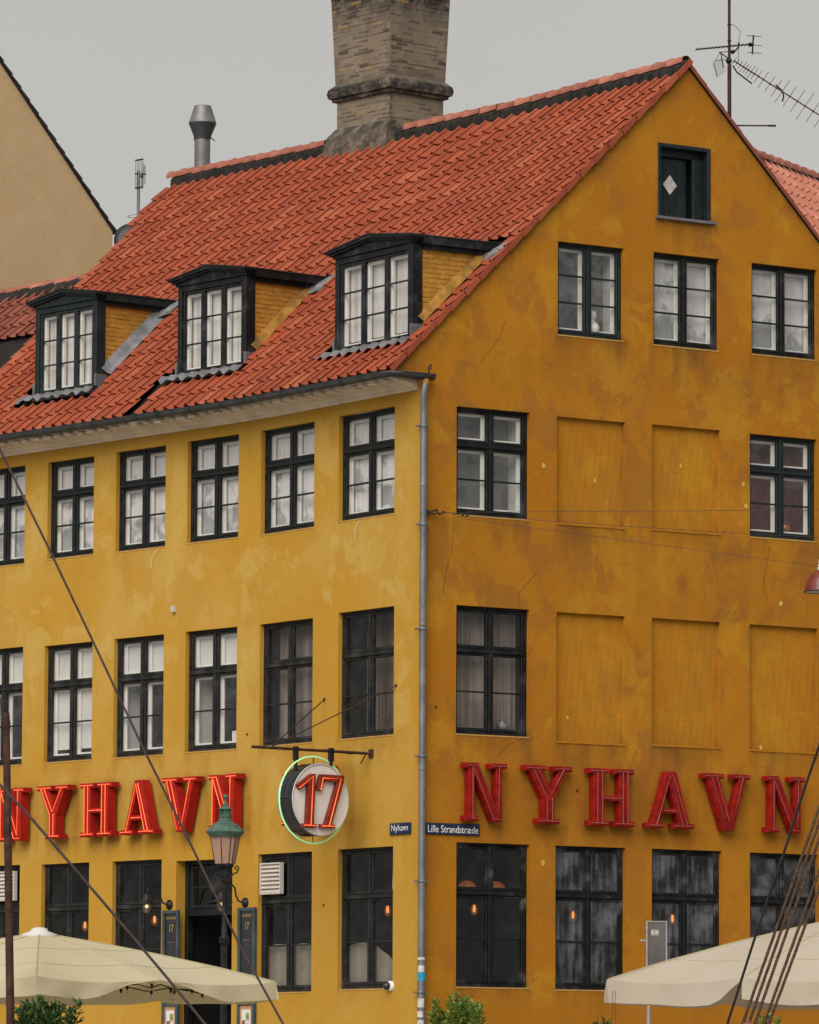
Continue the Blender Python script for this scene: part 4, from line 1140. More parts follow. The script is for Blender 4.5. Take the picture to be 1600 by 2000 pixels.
# ------------------------------------------------------------------ dormers
def make_dormer(sr, sl, of, zb, h, kind, dark_cheek=False, parent=house):
    sc = (sr + sl) / 2
    A = HL(sl, of, zb); B = HL(sr, of, zb); x = (B - A).normalized(); n = x.cross(Vector((0, 0, 1))); p = (A + B) / 2
    m = Matrix(((x.x, -n.x, 0, p.x), (x.y, -n.y, 0, p.y), (0, 0, 1, zb), (0, 0, 0, 1)))
    w = (B - A).length; hw = w / 2; pw = .095; fm = 'frame_green' if kind == 'lead' else 'frame_dark'
    mb = MB()
    bar(mb, -hw, -hw + pw, 0, .17, 0, h); bar(mb, hw - pw, hw, 0, .17, 0, h)
    bar(mb, -hw + pw, hw - pw, .01, .15, h - .09, h); bar(mb, -hw + pw, hw - pw, .005, .15, -.03, .04)
    z0, z1 = .045, h - .095; iw = w - 2 * pw; cw3 = iw / 3
    d = mb.build('dormer', M[fm], parent, m)
    # pediment and mouldings
    ph = .145
    mb = MB(); ov = .10
    mb.prism([(-hw - .03, h), (hw + .03, h), (hw + .03, h + .05), (0, h + ph), (-hw - .03, h + .05)], -.02, .14)
    for sgn in (-1, 1):
        for (y_, dz, th) in ((-ov, .025, .045), (-ov + .035, -.005, .04)):
            za, zc = h + ph + dz, h + .055 + dz
            xs = [(0, za), (sgn * (hw + ov - (.035 if y_ > -ov else 0)), zc - .02)]
            poly = [(0, za), (0, za + th), (xs[1][0], xs[1][1] + th), (xs[1][0], xs[1][1])]
            if sgn > 0: poly = [poly[0], poly[3], poly[2], poly[1]]
            mb.prism(poly, y_, .12)
    mb.build('pediment', M[fm], d)
    # low roof running back into the big one, boarded eaves at both sides
    dep = (h + .2) / RS + .15
    mb = MB(); zt_, ze = h + ph + .072, h + .055 + .052
    X = hw + ov + .012; th = .018; yf = -ov - .015
    for sgn in (-1, 1):
        mb.add([(0, yf, zt_), (sgn * X, yf, ze - .02), (sgn * X, dep, ze - .02), (0, dep, zt_), (0, yf, zt_ + th), (sgn * X, yf, ze - .02 + th), (sgn * X, dep, ze - .02 + th), (0, dep, zt_ + th)],
               [(0, 1, 2, 3), (7, 6, 5, 4), (0, 4, 5, 1), (1, 5, 6, 2)])
    mb.build('dormer_roof', M['lead' if dark_cheek else 'slate'], d)
    for sgn in (-1, 1):
        mb = MB()
        xa, xb_ = sorted((sgn * (hw - .01), sgn * (hw + ov)))
        mb.box(xa, xb_, .122, dep - .25, h - .02, ze - .022)
        xa, xb_ = sorted((sgn * (hw - .01), sgn * (hw + .03)))
        mb.box(xa, xb_, .172, dep - .3, h - .085, h - .0201)
        mb.build('eave_moulding', M[fm], d)
    # casements
    for i in range(3):
        xa = -hw + pw + i * cw3 + .004; xb_ = xa + cw3 - .008; cs = .038
        mb = MB()
        bar(mb, xa, xa + cs, .02, .075, z0, z1); bar(mb, xb_ - cs, xb_, .02, .075, z0, z1)
        bar(mb, xa + cs, xb_ - cs, .02, .075, z1 - cs, z1); bar(mb, xa + cs, xb_ - cs, .02, .075, z0, z0 + cs)
        for k in (1, 2):
            zz = z0 + cs + (z1 - z0 - 2 * cs) * k / 3
            mb.box(xa + cs, xb_ - cs, .03, .06, zz - .010, zz + .010)
        for hz in (z0 + .15, z1 - .15):
            mb.box((xa if i != 2 else xb_) - .012, (xa if i != 2 else xb_) + .012, .008, .03, hz - .05, hz + .05)
        mb.build('casement', M[fm], d)
        for k in range(3):
            za = z0 + cs + (z1 - z0 - 2 * cs) * k / 3 + (.01 if k else 0); zc = z0 + cs + (z1 - z0 - 2 * cs) * (k + 1) / 3 - (.01 if k < 2 else 0)
            mb = MB(); tl = random.uniform(-.003, .003)
            mb.quad((xa + cs, .045 + tl, za), (xb_ - cs, .045 - tl, za), (xb_ - cs, .045 + tl, zc), (xa + cs, .045 - tl, zc)); mb.build('pane', M['glass'], d)
        mb = MB(); yi = .078
        bar(mb, xa, xa + .075, yi, yi + .05, z0, z1); bar(mb, xb_ - .075, xb_, yi, yi + .05, z0, z1); bar(mb, xa + .075, xb_ - .075, yi, yi + .05, z1 - .075, z1); bar(mb, xa + .075, xb_ - .075, yi, yi + .05, z0, z0 + .07)
        mb.build('inner_frame', M['white'], d)
    mb = MB(); ys, D = .14, .17; xa, xb_ = -hw + pw - .02, hw - pw + .02
    mb.quad((xa, D, z0), (xb_, D, z0), (xb_, D, z1), (xa, D, z1)); mb.build('curtain_or_reflection', M['cur_pale_fold'], d)
    mb = MB(); mb.quad((xa, ys, z0), (xa, D, z0), (xa, D, z1), (xa, ys, z1)); mb.quad((xb_, D, z0), (xb_, ys, z0), (xb_, ys, z1), (xb_, D, z1)); mb.quad((xa, ys, z1), (xa, D, z1), (xb_, D, z1), (xb_, ys, z1)); mb.quad((xa, D, z0), (xa, ys, z0), (xb_, ys, z0), (xb_, D, z0))
    mb.build('window_lining', M['lining'], d)
    # cheeks
    zr = lambda y: RS * y + .03
    for sgn in (-1, 1):
        xo = sgn * (hw - .025)
        mb = MB()
        y1 = (h - .02) / RS
        pts = [(xo, .165, zr(.165) - .15), (xo, .165, h - .02), (xo, y1, h - .02)]
        mb.add(pts + [(xo - sgn * .06, y, z) for (_, y, z) in pts], [(0, 1, 2), (5, 4, 3)])
        ck = mb.build('cheek', M['zinc_cheek' if dark_cheek else 'brick_plaster'], d)
        if not dark_cheek:
            mb = MB(); ch = .068; bl = .235; k = 0; zz = .05
            while zz < h - .10:
                yy = .172 - (bl * .5 if k % 2 else 0)
                while yy < y1:
                    a, b = max(yy, .172), min(yy + bl - .012, (zz - .03) / RS + .02)
                    if b - a > .04:
                        e = random.uniform(.002, .007)
                        xa, xb_ = sorted((xo, xo + sgn * e)); c = .006
                        xf = xo + sgn * e
                        mb.add([(xo, a, zz), (xo, b, zz), (xo, b, zz + ch - .012), (xo, a, zz + ch - .012), (xf, a + c, zz + c), (xf, b - c, zz + c), (xf, b - c, zz + ch - .012 - c), (xf, a + c, zz + ch - .012 - c)],
                               [(4, 5, 6, 7), (0, 1, 5, 4), (1, 2, 6, 5), (2, 3, 7, 6), (3, 0, 4, 7)])
                    yy += bl
                zz += ch; k += 1
            o = mb.build('cheek_bricks', M['brick'], d); o['kind'] = 'stuff'
        # strip along the slope at the foot of the cheek
        mb = MB(); wd = .11; th = .035 if kind == 'render' else .03
        sl_ = sqrt(1 + RS * RS)
        ys_, ye = .17, y1 - .02
        off = .055 if kind == 'render' else .045
        a0 = (xo, ys_, zr(ys_) + off); a1 = (xo, ye, zr(ye) + off)
        up = (0, -RS / sl_ * wd, wd / sl_)
        f = lambda q, dx, k_: (q[0] + sgn * dx, q[1] + up[1] * k_, q[2] + up[2] * k_)
        mb.add([f(a0, th + .04, 0), f(a1, th + .04, 0), f(a1, th * .6, 1), f(a0, th * .6, 1), f(a0, 0, 1.05), f(a1, 0, 1.05)], [(0, 1, 2, 3), (3, 2, 5, 4)])
        if kind == 'lead':
            mb.add([f(a0, .14, -.30), f(a1, .14, -.30), f(a1, th + .04, 0.02), f(a0, th + .04, 0.02)], [(0, 1, 2, 3)])
        mb.build('cheek_flashing', M['lead' if (kind == 'lead' or dark_cheek) else 'brick_plaster'], d)
        # lead piece at the back end of the eave and the upstand at the front post
        mb = MB()
        mb.add([(sgn * (hw + .02), y1 - .22, h - .06), (sgn * (hw + .24), y1 - .02, h + .035), (sgn * (hw + .30), y1 + .12, h + .16), (sgn * (hw - .02), y1 + .14, h + .14), (sgn * (hw + .05), y1 - .28, h - .18), (sgn * (hw + .24), y1 - .22, h - .14)],
               [(0, 1, 2, 3), (4, 5, 1, 0)])
        mb.build('lead_flashing', M['lead'], d)
        mb = MB(); xa, xb_ = sorted((sgn * (hw - .012), sgn * (hw + .022)))
        mb.box(xa, xb_, -.022, .20, -.04, .21); mb.build('lead_upstand', M['lead'], d)
    # lead apron dressed over the tiles below the window
    mb = MB(); nx = 60; wA = hw + .16; vs = []
    rows = 4
    for j in range(rows):
        for i in range(nx + 1):
            xx = -wA + 2 * wA * i / nx
            ph_ = (xx / TW) * 2 * pi
            if j == 0: y, z = .005, .02
            elif j == 1: y, z = -.06, .02
            elif j == 2: y, z = -.16, .0 + .018 * cos(ph_)
            else:
                y = -.235 + .018 * cos(ph_ * .5 + 1) + random.uniform(-.006, .006); z = RS * y + .140 + .022 * cos(ph_)
            if j == 0: xx = max(-hw - .02, min(hw + .02, xx))
            vs.append((xx, y, z))
    fs = [(j * (nx + 1) + i, (j + 1) * (nx + 1) + i, (j + 1) * (nx + 1) + i + 1, j * (nx + 1) + i + 1) for j in range(rows - 1) for i in range(nx)]
    mb.add(vs, fs, 0, True)
    mb.build('lead_apron', M['lead'], d)
    mb = MB(); mb.cbox(-hw - .03, hw + .03, -.035, .004, -.075, .004, .005); mb.build('lead_sill', M['lead_pale'], d)
    return d
for dd in DORMERS: make_dormer(*dd)

# ------------------------------------------------------------------ chimney
s_mid = 7.11; mC = frameL(s_mid, -4.38, 0)
CW, CD = 1.27, 1.06
def ring_verts(z, grow): 
    return [(-CW / 2 - grow, -grow, z), (CW / 2 + grow, -grow, z), (CW / 2 + grow, CD + grow, z), (-CW / 2 - grow, CD + grow, z)]
def stack(mb, levels, sub=10, soot=None):
    """levels: (z, grow); faces subdivided so that soot varies"""
    for (za, ga), (zc, gc) in zip(levels[:-1], levels[1:]):
        a, c = ring_verts(za, ga), ring_verts(zc, gc)
        ny = max(1, int((zc - za) / .12))
        for f in range(4):
            g = (f + 1) % 4
            for i in range(sub):
                for j in range(ny):
                    def P(u, v):
                        lo = Vector(a[f]).lerp(Vector(a[g]), u); hi = Vector(c[f]).lerp(Vector(c[g]), u)
                        return lo.lerp(hi, v)
                    mb.add([P(i / sub, j / ny), P((i + 1) / sub, j / ny), P((i + 1) / sub, (j + 1) / ny), P(i / sub, (j + 1) / ny)], [(0, 1, 2, 3)])
CHL = [(13.4, .03), (15.08, .03), (15.10, .0), (15.885, .0), (15.90, .055), (15.94, .06), (15.955, .10), (16.03, .115), (16.09, .10), (16.17, .02), (17.58, .075)]
mb = MB(); stack(mb, CHL)
zt_ = 17.58
v = ring_verts(zt_, .075); v2 = [(x * .62, .5 * CD + (y - .5 * CD) * .6, zt_) for x, y, z in v]; v3 = [(x, y, zt_ - .6) for x, y, z in v2]
for i in range(4):
    j = (i + 1) % 4; mb.quad(v[i], v[j], v2[j], v2[i]); mb.quad(v2[i], v2[j], v3[j], v3[i])
mb.add(v3, [(0, 1, 2, 3)])
chim = mb.build('chimney', M['chimney'], house, mC)
me = chim.data; at = me.attributes.new('soot', 'FLOAT', 'POINT'); so = []
for vtx in me.vertices:
    z = vtx.co.z; x = vtx.co.x; y = vtx.co.y
    sft = max(0, (z - 16.7) / .8) ** 1.2 * 1.1 + (.95 if 15.89 < z < 16.12 else 0) + .5 * max(0, 1 - abs(z - 16.2) / .15)
    sft += .8 * max(0, 1 - math.hypot(x - CW / 2, y) / .07)
    if z < 15.06: sft += .5
    so.append(min(1, sft))
at.data.foreach_set('value', so)
# bricks that show through the worn render, proud by a few millimetres
mb = MB(); ch, bl = .0655, .238
for f in range(4):
    k = 0; z = 15.12
    while z < 17.5:
        if 15.83 < z < 16.18: z += ch; k += 1; continue
        g = 0 if z < 15.9 else .02 + (z - 16.17) / 1.41 * .055
        W_ = (CW if f % 2 == 0 else CD) + 2 * g
        x = -W_ / 2 - (bl / 2 if k % 2 else 0)
        while x < W_ / 2:
            a, b = max(x, -W_ / 2 + .01), min(x + bl - .012, W_ / 2 - .01)
            if b - a > .05 and random.random() < .72:
                e = random.uniform(-.002, .012)
                if f == 0: fr = lambda q, zz, ee: (q, -g - ee, zz)
                elif f == 1: fr = lambda q, zz, ee: (CW / 2 + g + ee, CD / 2 + q, zz)
                elif f == 2: fr = lambda q, zz, ee: (-q, CD + g + ee, zz)
                else: fr = lambda q, zz, ee: (-CW / 2 - g - ee, CD / 2 - q, zz)
                z1_ = z + ch - .013; c = .005; mi = 0
                mb.add([fr(a, z, -.004), fr(b, z, -.004), fr(b, z1_, -.004), fr(a, z1_, -.004), fr(a + c, z + c, e), fr(b - c, z + c, e), fr(b - c, z1_ - c, e), fr(a + c, z1_ - c, e)],
                       [(4, 5, 6, 7), (0, 1, 5, 4), (1, 2, 6, 5), (2, 3, 7, 6), (3, 0, 4, 7)], 0)
            x += bl
        z += ch; k += 1
cb = mb.build('chimney_bricks', M['chimney'], chim); cb['kind'] = 'stuff'
me = cb.data
at = me.attributes.new('tint', 'FLOAT', 'FACE'); at.data.foreach_set('value', [t_ for k_ in range(len(me.polygons) // 5) for t_ in [random.uniform(.005, 1)] * 5])
at = me.attributes.new('soot', 'FLOAT', 'POINT')
at.data.foreach_set('value', [min(1, max(0, (vv.co.z - 16.7) / .8) ** 1.2 * 1.1 + .12 * random.random()) for vv in me.vertices])
# skirt of render over the ridge
mb = MB()
def skirt(z, gx, gy): return [(-CW / 2 - gx, -gy, z), (CW / 2 + gx * .3, -gy, z), (CW / 2 + gx * .3, CD + gy, z), (-CW / 2 - gx, CD + gy, z)]
lv = [skirt(14.55, .26, .22), skirt(15.06, .22, .16), skirt(15.30, .16, .12), skirt(15.46, .035, .03)]
lv = [skirt(14.55, .20, .16), skirt(15.16, .19, .13), skirt(15.36, .13, .09), skirt(15.48, .02, .012)]
for a, c in zip(lv[:-1], lv[1:]):
    for i in range(4):
        j = (i + 1) % 4
        for k in range(8):
            P = lambda q, u: Vector(q[i]).lerp(Vector(q[j]), u)
            mb.add([P(a, k / 8), P(a, (k + 1) / 8), P(c, (k + 1) / 8), P(c, k / 8)], [(0, 1, 2, 3)], 0, True)
sk = mb.build('chimney_skirt', M['chimney'], chim)
at = sk.data.attributes.new('soot', 'FLOAT', 'POINT'); at.data.foreach_set('value', [random.uniform(.45, 1) for _ in sk.data.vertices])

# ------------------------------------------------------------------ lettering signs on the walls
GLYPH = {
 'N': [[(0, 0), (.32, 0), (.32, .09), (.23, .09), (.23, .80), (.66, 0), (.88, 0), (.88, .91), (1, .91), (1, 1), (.6, 1), (.6, .91), (.74, .91), (.74, .22), (.32, 1), (0, 1), (0, .91), (.1, .91), (.1, .09), (0, .09)]],
 'H': [[(0, 0), (.44, 0), (.44, .09), (.33, .09), (.33, .44), (.67, .44), (.67, .09), (.56, .09), (.56, 0), (1, 0), (1, .09), (.89, .09), (.89, .91), (1, .91), (1, 1), (.56, 1), (.56, .91), (.67, .91), (.67, .53), (.33, .53), (.33, .91), (.44, .91), (.44, 1), (0, 1), (0, .91), (.11, .91), (.11, .09), (0, .09)]],
 'Y': [[(.27, 0), (.73, 0), (.73, .09), (.61, .09), (.61, .42), (.87, .91), (1, .91), (1, 1), (.60, 1), (.60, .91), (.72, .91), (.55, .58), (.36, .91), (.47, .91), (.47, 1), (0, 1), (0, .91), (.10, .91), (.39, .42), (.39, .09), (.27, .09)]],
 'A': [[(0, 0), (.36, 0), (.36, .09), (.24, .09), (.296, .26), (.628, .26), (.68, .09), (.55, .09), (.55, 0), (1, 0), (1, .09), (.90, .09), (.62, 1), (.42, 1), (.12, .09), (0, .09)], [(.326, .35), (.468, .78), (.60, .35)]],
 'V': [[(0, 1), (0, .91), (.09, .91), (.42, 0), (.64, 0), (.90, .91), (1, .91), (1, 1), (.62, 1), (.62, .91), (.76, .91), (.575, .26), (.34, .91), (.44, .91), (.44, 1)]],
 'I': [[(0, 0), (.42, 0), (.42, .08), (.31, .08), (.31, 1), (.2, 1), (.07, .86), (.11, .79), (.19, .86), (.19, .08), (0, .08)]],
 '1': [[(.11, 0), (.39, 0), (.39, .07), (.325, .07), (.36, 1.0), (.27, 1.0), (0, .78), (.05, .695), (.215, .82), (.175, .07), (.11, .07)]],
 '7': [[(.07, 0), (.36, 0), (.36, .07), (.285, .07), (.52, .88), (.53, 1.0), (.055, 1.0), (0, .70), (.085, .685), (.125, .865), (.39, .865), (.155, .07), (.07, .07)]]}
TUBES = {
 'N': [[(.04, .955), (.30, .955), (.78, .10), (.80, .955)], [(.165, .93), (.165, .045), (.06, .045), (.28, .045)], [(.64, .955), (.96, .955)], [(.19, .90), (.66, .04), (.83, .04)]],
 'H': [[(.04, .955), (.40, .955)], [(.60, .955), (.96, .955)], [(.17, .955), (.17, .045)], [(.28, .955), (.28, .045)], [(.73, .955), (.73, .045)], [(.84, .955), (.84, .045)], [(.04, .045), (.40, .045)], [(.60, .045), (.96, .045)], [(.28, .485), (.73, .485)]],
 'Y': [[(.04, .955), (.43, .955)], [(.64, .955), (.96, .955)], [(.16, .94), (.45, .44), (.45, .045)], [(.26, .94), (.53, .50), (.80, .94)], [(.56, .46), (.56, .045)], [(.30, .045), (.70, .045)]],
 'A': [[(.04, .045), (.33, .045)], [(.58, .045), (.96, .045)], [(.19, .06), (.48, .93), (.74, .07)], [(.54, .93), (.84, .07)], [(.34, .305), (.62, .305)]],
 'V': [[(.04, .955), (.41, .955)], [(.65, .955), (.96, .955)], [(.16, .94), (.47, .05), (.58, .05), (.83, .94)], [(.27, .94), (.53, .16)]],
 'I': [[(.1, .83), (.25, .96), (.25, .05)], [(.03, .04), (.39, .04)]],
 '1': [[(.03, .735), (.29, .955), (.25, .05)], [(.13, .035), (.37, .035)]],
 '7': [[(.05, .71), (.09, .93), (.45, .93), (.22, .05)], [(.09, .035), (.34, .035)]]}
GM = {}
def glyph(ch, w, h, depth, mats_key):
    k = (ch, round(w, 3), round(h, 3), depth)
    if k not in GM: GM[k] = curve_mesh([[(x * w, y * h) for x, y in lp] for lp in GLYPH[ch]], depth, .004)
    return GM[k].copy()
def make_letter(parent, ch, m, w, h, depth, mat, tube_mat, tube_r, standoff=.0):
    lt = mesh_obj('letter', glyph(ch, w, h, depth, mat), M[mat], parent, m @ T((0, -depth / 2 - standoff, 0)))
    mb = MB()
    yy = -depth / 2 - .022
    for path in TUBES[ch]:
        pts = [(x * w, yy, z * h) for x, z in path]
        mb.tube(pts, tube_r, 6)
        for q in (pts[0], pts[-1]): mb.tube([q, (q[0], -depth / 2, q[2])], tube_r * .9, 5, 0)
    mb.build('tube', M[tube_mat], lt)
    return lt
sgL = empty('shop_sign', WL(7.5, 0, LET_Z0), 'row of lit red neon letters reading NYHAVN 17 on the paler quay side wall', 'sign')
inv = sgL.matrix_world.inverted()
for ch, s in L_LETTERS:
    make_letter(sgL, ch, inv @ WL(s - LW[ch] / 2, .05, LET_Z0) @ T((-LW[ch] / 2, 0, 0)), LW[ch] * .96, .785, .15, 'red_lit', 'neon', .0068)
for ch, s in (('I', 3.12), ('7', 2.40)):
    make_letter(sgL, ch, inv @ WL(s - .25, .05, LET_Z0) @ T((-.25, 0, 0)), .92, .785, .15, 'red_lit', 'neon', .0068)
sgR = empty('shop_sign', WR(3.4, 0, 4.45), 'row of unlit dark red letters reading NYHAVN on the right hand wall', 'sign')
inv = sgR.matrix_world.inverted()
for ch, u in R_LETTERS:
    make_letter(sgR, ch, inv @ WR(u, .04, 4.45), LW[ch] * .985, .79, .12, 'red_metal', 'tube_off', .0055)

# round hanging sign with 17, its outrigger and stays
RODM = WL(1.153, 0, 5.394)
rs_ = empty('hanging_sign', RODM, 'round white sign with red neon 17 and green ring hung from an iron rod', 'sign')
# local: x right along wall, y inward (so outward is -y), z up
mb = MB(); mb.tube([(0, 0.0, 0), (0, -1.93, .02)], .02, 8); mb.box(-.05, .05, -.02, .01, -.06, .06)
mb.tube([(0, -.10, -.02), (-.03, -.16, -.14)], .012, 6)
mb.build('rod', M['rust'], rs_)
def to_rod(p): return RODM.inverted() @ p
mb = MB()
for (s, z) in ((2.347, 6.205), (.555, 6.291)):
    q = to_rod(WL(s, 0, z).translation)
    mb.tube([(0, -1.62, .03), tuple(q)], .0085, 6); mb.ball(tuple(q), .025, 6)
mb.build('stay', M['rust'], rs_)
mb = MB()
for y in (-.66, -1.23):
    mb.box(-.032, .032, y - .03, y + .03, -.13, .05); mb.tube([(0, y, -.12), (0, y, -.30)], .024, 8)
mb.build('hanger', M['iron'], rs_)
mb = MB(); mb.tube([(.0, -.15, .01), (.02, -.35, -.02), (.02, -.6, .0), (.0, -.75, .03), (.01, -.9, .0)], .007, 5); mb.build('cable', M['wire_black'], rs_)
RC = Vector((0, -.945, -.665)); RR = .487; TH = .155
# drum axis along local x
SROT = T(RC) @ Matrix.Rotation(radians(6.0), 4, 'Z') @ T(-RC)
def disc_frame(x0): return SROT @ T((x0, RC.y, RC.z)) @ Matrix.Rotation(pi / 2, 4, 'Y')
mb = MB(); mb.m = disc_frame(0)
mb.lathe([(RR, -TH), (RR + .006, -TH + .01), (RR + .006, -.01), (RR + .003, 0), (RR + .006, .01), (RR + .006, TH - .01), (RR, TH)], 48, cap=False)
drum = mb.build('drum', M['drum_black'], rs_)
for sgn in (1, -1):
    mb = MB(); mb.m = disc_frame(sgn * (TH - .004)); 
    mb.lathe([(1e-4, 0), (RR - .01, 0), (RR - .004, 0)], 48, cap=False, smooth=False)
    mb.build('sign_face', M['disc_white'], rs_)
    mb = MB(); mb.m = disc_frame(sgn * TH); mb.lathe([(RR - .012, .0), (RR - .010, .010 * sgn), (RR + .004, .010 * sgn), (RR + .004, 0)], 48, cap=False); mb.build('rim', M['alu_white'], rs_)
    rot = Matrix.Rotation(pi / 2 * sgn, 4, 'Z')
    for ch, x0 in (('1', -.44), ('7', -.095)):
        hh = .725; wsc = .88
        make_letter(rs_, ch, SROT @ T((sgn * (TH + .002), RC.y, RC.z - .385)) @ rot @ T((x0 * 1.0, 0, 0)), wsc, hh, .055, 'brown_red', 'neon', .0075)
mb = MB(); mb.m = disc_frame(0)
pts = [((RR + .10) * cos(t), (RR + .10) * sin(t), 0) for t in np.linspace(0, 2 * pi, 49)]
mb.tube(pts, .0125, 8, caps=False); mb.build('neon_ring', M['neon_green'], rs_)
mb = MB(); mb.m = SROT
for t in (0, pi / 2, pi, 1.5 * pi):
    mb.tube([(0, RC.y + (RR) * cos(t), RC.z + RR * sin(t)), (0, RC.y + (RR + .11) * cos(t), RC.z + (RR + .11) * sin(t))], .007, 5)
mb.build('ring_clip', M['iron'], rs_)

# enamel street name plates
def plate(m, w, h, txt, tw, th, label):
    e = empty('street_name_plate', m, label, 'street sign')
    mb = MB(); mb.cbox(-w / 2, w / 2, -.018, 0, -h / 2, h / 2, .006); mb.build('enamel_plate', M['navy'], e)
    me = text_mesh(txt, .15, .004, 1.0, -.0022 if len(txt) < 8 else -.0008)
    xs = [v.co.x for v in me.vertices]; zs = [v.co.z for v in me.vertices]
    me.transform(T((-(min(xs) + max(xs)) / 2, 0, -(min(zs) + max(zs)) / 2))); me.transform(Matrix.Diagonal((tw / (max(xs) - min(xs)), 1, th / (max(zs) - min(zs)), 1)))
    mesh_obj('lettering', me, M['lettering_white'], e, T((0, -.0205, -.002)))
    return e
plate(WL(.41, .012, 4.342), .50, .158, 'Nyhavn', .40, .118, 'small navy street plate reading Nyhavn left of the downpipe')
plate(WR(.545, .012, 4.336), .89, .155, 'Lille Strandstræde', .82, .098, 'long navy street plate reading Lille Strandstræde right of the downpipe')

# ------------------------------------------------------------------ small fittings on the quay side wall
def menu_board(s, w, label):
    m = WL(s, .02, 2.02); e = empty('menu_board', m, label, 'menu board')
    h = 1.35; hw = w / 2
    mb = MB(); bar(mb, -hw, -hw + .05, -.045, 0, -1.0, h); bar(mb, hw - .05, hw, -.045, 0, -1.0, h); bar(mb, -hw + .05, hw - .05, -.045, 0, h - .05, h); bar(mb, -hw + .05, hw - .05, -.045, 0, -.02, .03); bar(mb, -hw + .05, hw - .05, -.045, 0, -1.0, -.95)
    mb.build('board_frame', M['board'], e)
    mb = MB(); mb.box(-hw + .05, hw - .05, -.02, -.004, .03, h - .05); mb.build('black_panel', M['drum_black'], e)
    mesh_obj('lettering', text_mesh('17', .14, .003, .8, .003), M['gold'], e, T((0, -.023, h - .26)))
    mesh_obj('lettering', text_mesh('NYHAVN', .062, .003, .85, .001), M['gold'], e, T((0, -.023, h - .115)))
    mb = MB(); mb.box(-.08, .08, -.023, -.0205, h - .46, h - .455); mb.box(-.02, .02, -.023, -.0205, h - .53, h - .525); mb.build('rule', M['gold'], e)
    mb = MB(); mb.box(-hw + .05, hw - .05, -.02, -.004, -.95, -.02); mb.build('cork_panel', M['cork'], e)
    mb = MB(); mb.box(-hw + .10, hw - .10, -.026, -.0205, -.62, -.08); mb.build('menu_sheet', M['paper'], e)
    for i, (zz, mt) in enumerate(((-.17, 'photo_green'), (-.27, 'photo'), (-.42, 'photo'))):
        mb = MB(); x0 = -hw + .115 if mt == 'photo' else .0
        mb.box(x0, x0 + .075, -.030, -.0265, zz - .05, zz + .04); mb.build('menu_photo', M[mt], e)
    mb = MB()
    for i in range(9):
        mb.box(.01, .07, -.029, -.0265, -.20 - i * .04, -.195 - i * .04)
    mb.build('menu_text', M['ink'], e)
    return e
M['board'] = simple('blue_grey_board_paint', (.045, .068, .075), .5, var=.2, scale=6, dirt=(.10, .12, .12), dirt_amt=.5)
menu_board(6.005, .37, 'tall black menu board with gold 17 on the left of the doorway')
menu_board(4.225, .41, 'tall black menu board with gold 17 on the right of the doorway')

def gooseneck(s, z, label, ):
    m = WL(s, 0, z); e = empty('wall_lamp', m, label, 'wall lamp', 'gooseneck wall lamps beside the doorway')
    mb = MB(); mb.m = Matrix.Rotation(pi / 2, 4, 'X'); mb.lathe([(.07, 0), (.07, .02), (.03, .035), (.025, .06)], 16); mb.m = Matrix.Identity(4); mb.build('wall_rose', M['iron'], e)
    mb = MB(); P = []
    for (y, zz) in ((-.05, 0), (-.13, .02), (-.17, .10), (-.19, .20), (-.25, .255), (-.33, .26), (-.40, .21), (-.42, .12)): P.append((0, y, zz))
    mb.tube(P, .013, 8); mb.build('arm', M['iron'], e)
    mb = MB(); c = (0, -.42, 0)
    mb.lathe([(.17, -.005), (.165, .005), (.09, .04), (.055, .07), (.05, .13), (.02, .15)], 20, c=c, cap=False); mb.build('shade', M['iron'], e)
    mb = MB(); mb.lathe([(1e-4, -.135), (.035, -.125), (.056, -.085), (.06, -.03), (.05, .02)], 16, c=c, cap=False); mb.build('globe', M['glass_bulb'], e)
    mb = MB(); mb.ball((0, -.42, -.035), .026, 8); mb.build('bulb', M['lamp_glow'], e)
gooseneck(6.089, 3.455, 'black gooseneck wall lamp over the left menu board')
gooseneck(4.316, 3.444, 'black gooseneck wall lamp over the right menu board, partly behind the street lantern')

def grille(s, z, w, h, label):
    e = empty('air_vent', WL(s, -REVEAL + .03, z), label, 'air vent', 'louvred air vents in the ground floor windows')
    hw = w / 2
    mb = MB(); mb.box(-hw, hw, -.06, -.0, 0, .02); mb.box(-hw, hw, -.06, -.0, h - .02, h); mb.box(-hw, -hw + .02, -.06, 0, .02, h - .02); mb.box(hw - .02, hw, -.06, 0, .02, h - .02); mb.box(-hw + .02, hw - .02, -.004, .0, .02, h - .02, 1)
    mb.build('vent_frame', [M['louvre'], M['deck']], e)
    n = 7
    for i in range(n):
        z0 = .02 + (h - .04) * i / n; z1 = .02 + (h - .04) * (i + 1) / n
        mb = MB(); mb.add([(-hw + .02, -.058, z0 + .006), (hw - .02, -.058, z0 + .006), (hw - .02, -.02, z1), (-hw + .02, -.02, z1), (-hw + .02, -.05, z0), (hw - .02, -.05, z0)], [(0, 1, 2, 3), (4, 5, 1, 0)])
        mb.build('slat', M['louvre'], e)
grille(3.69, 3.545, .52, .44, 'cream louvred air vent in the window right of the doorway')
grille(10.12, 3.60, .52, .44, 'cream louvred air vent behind the rusty pole at the left edge')

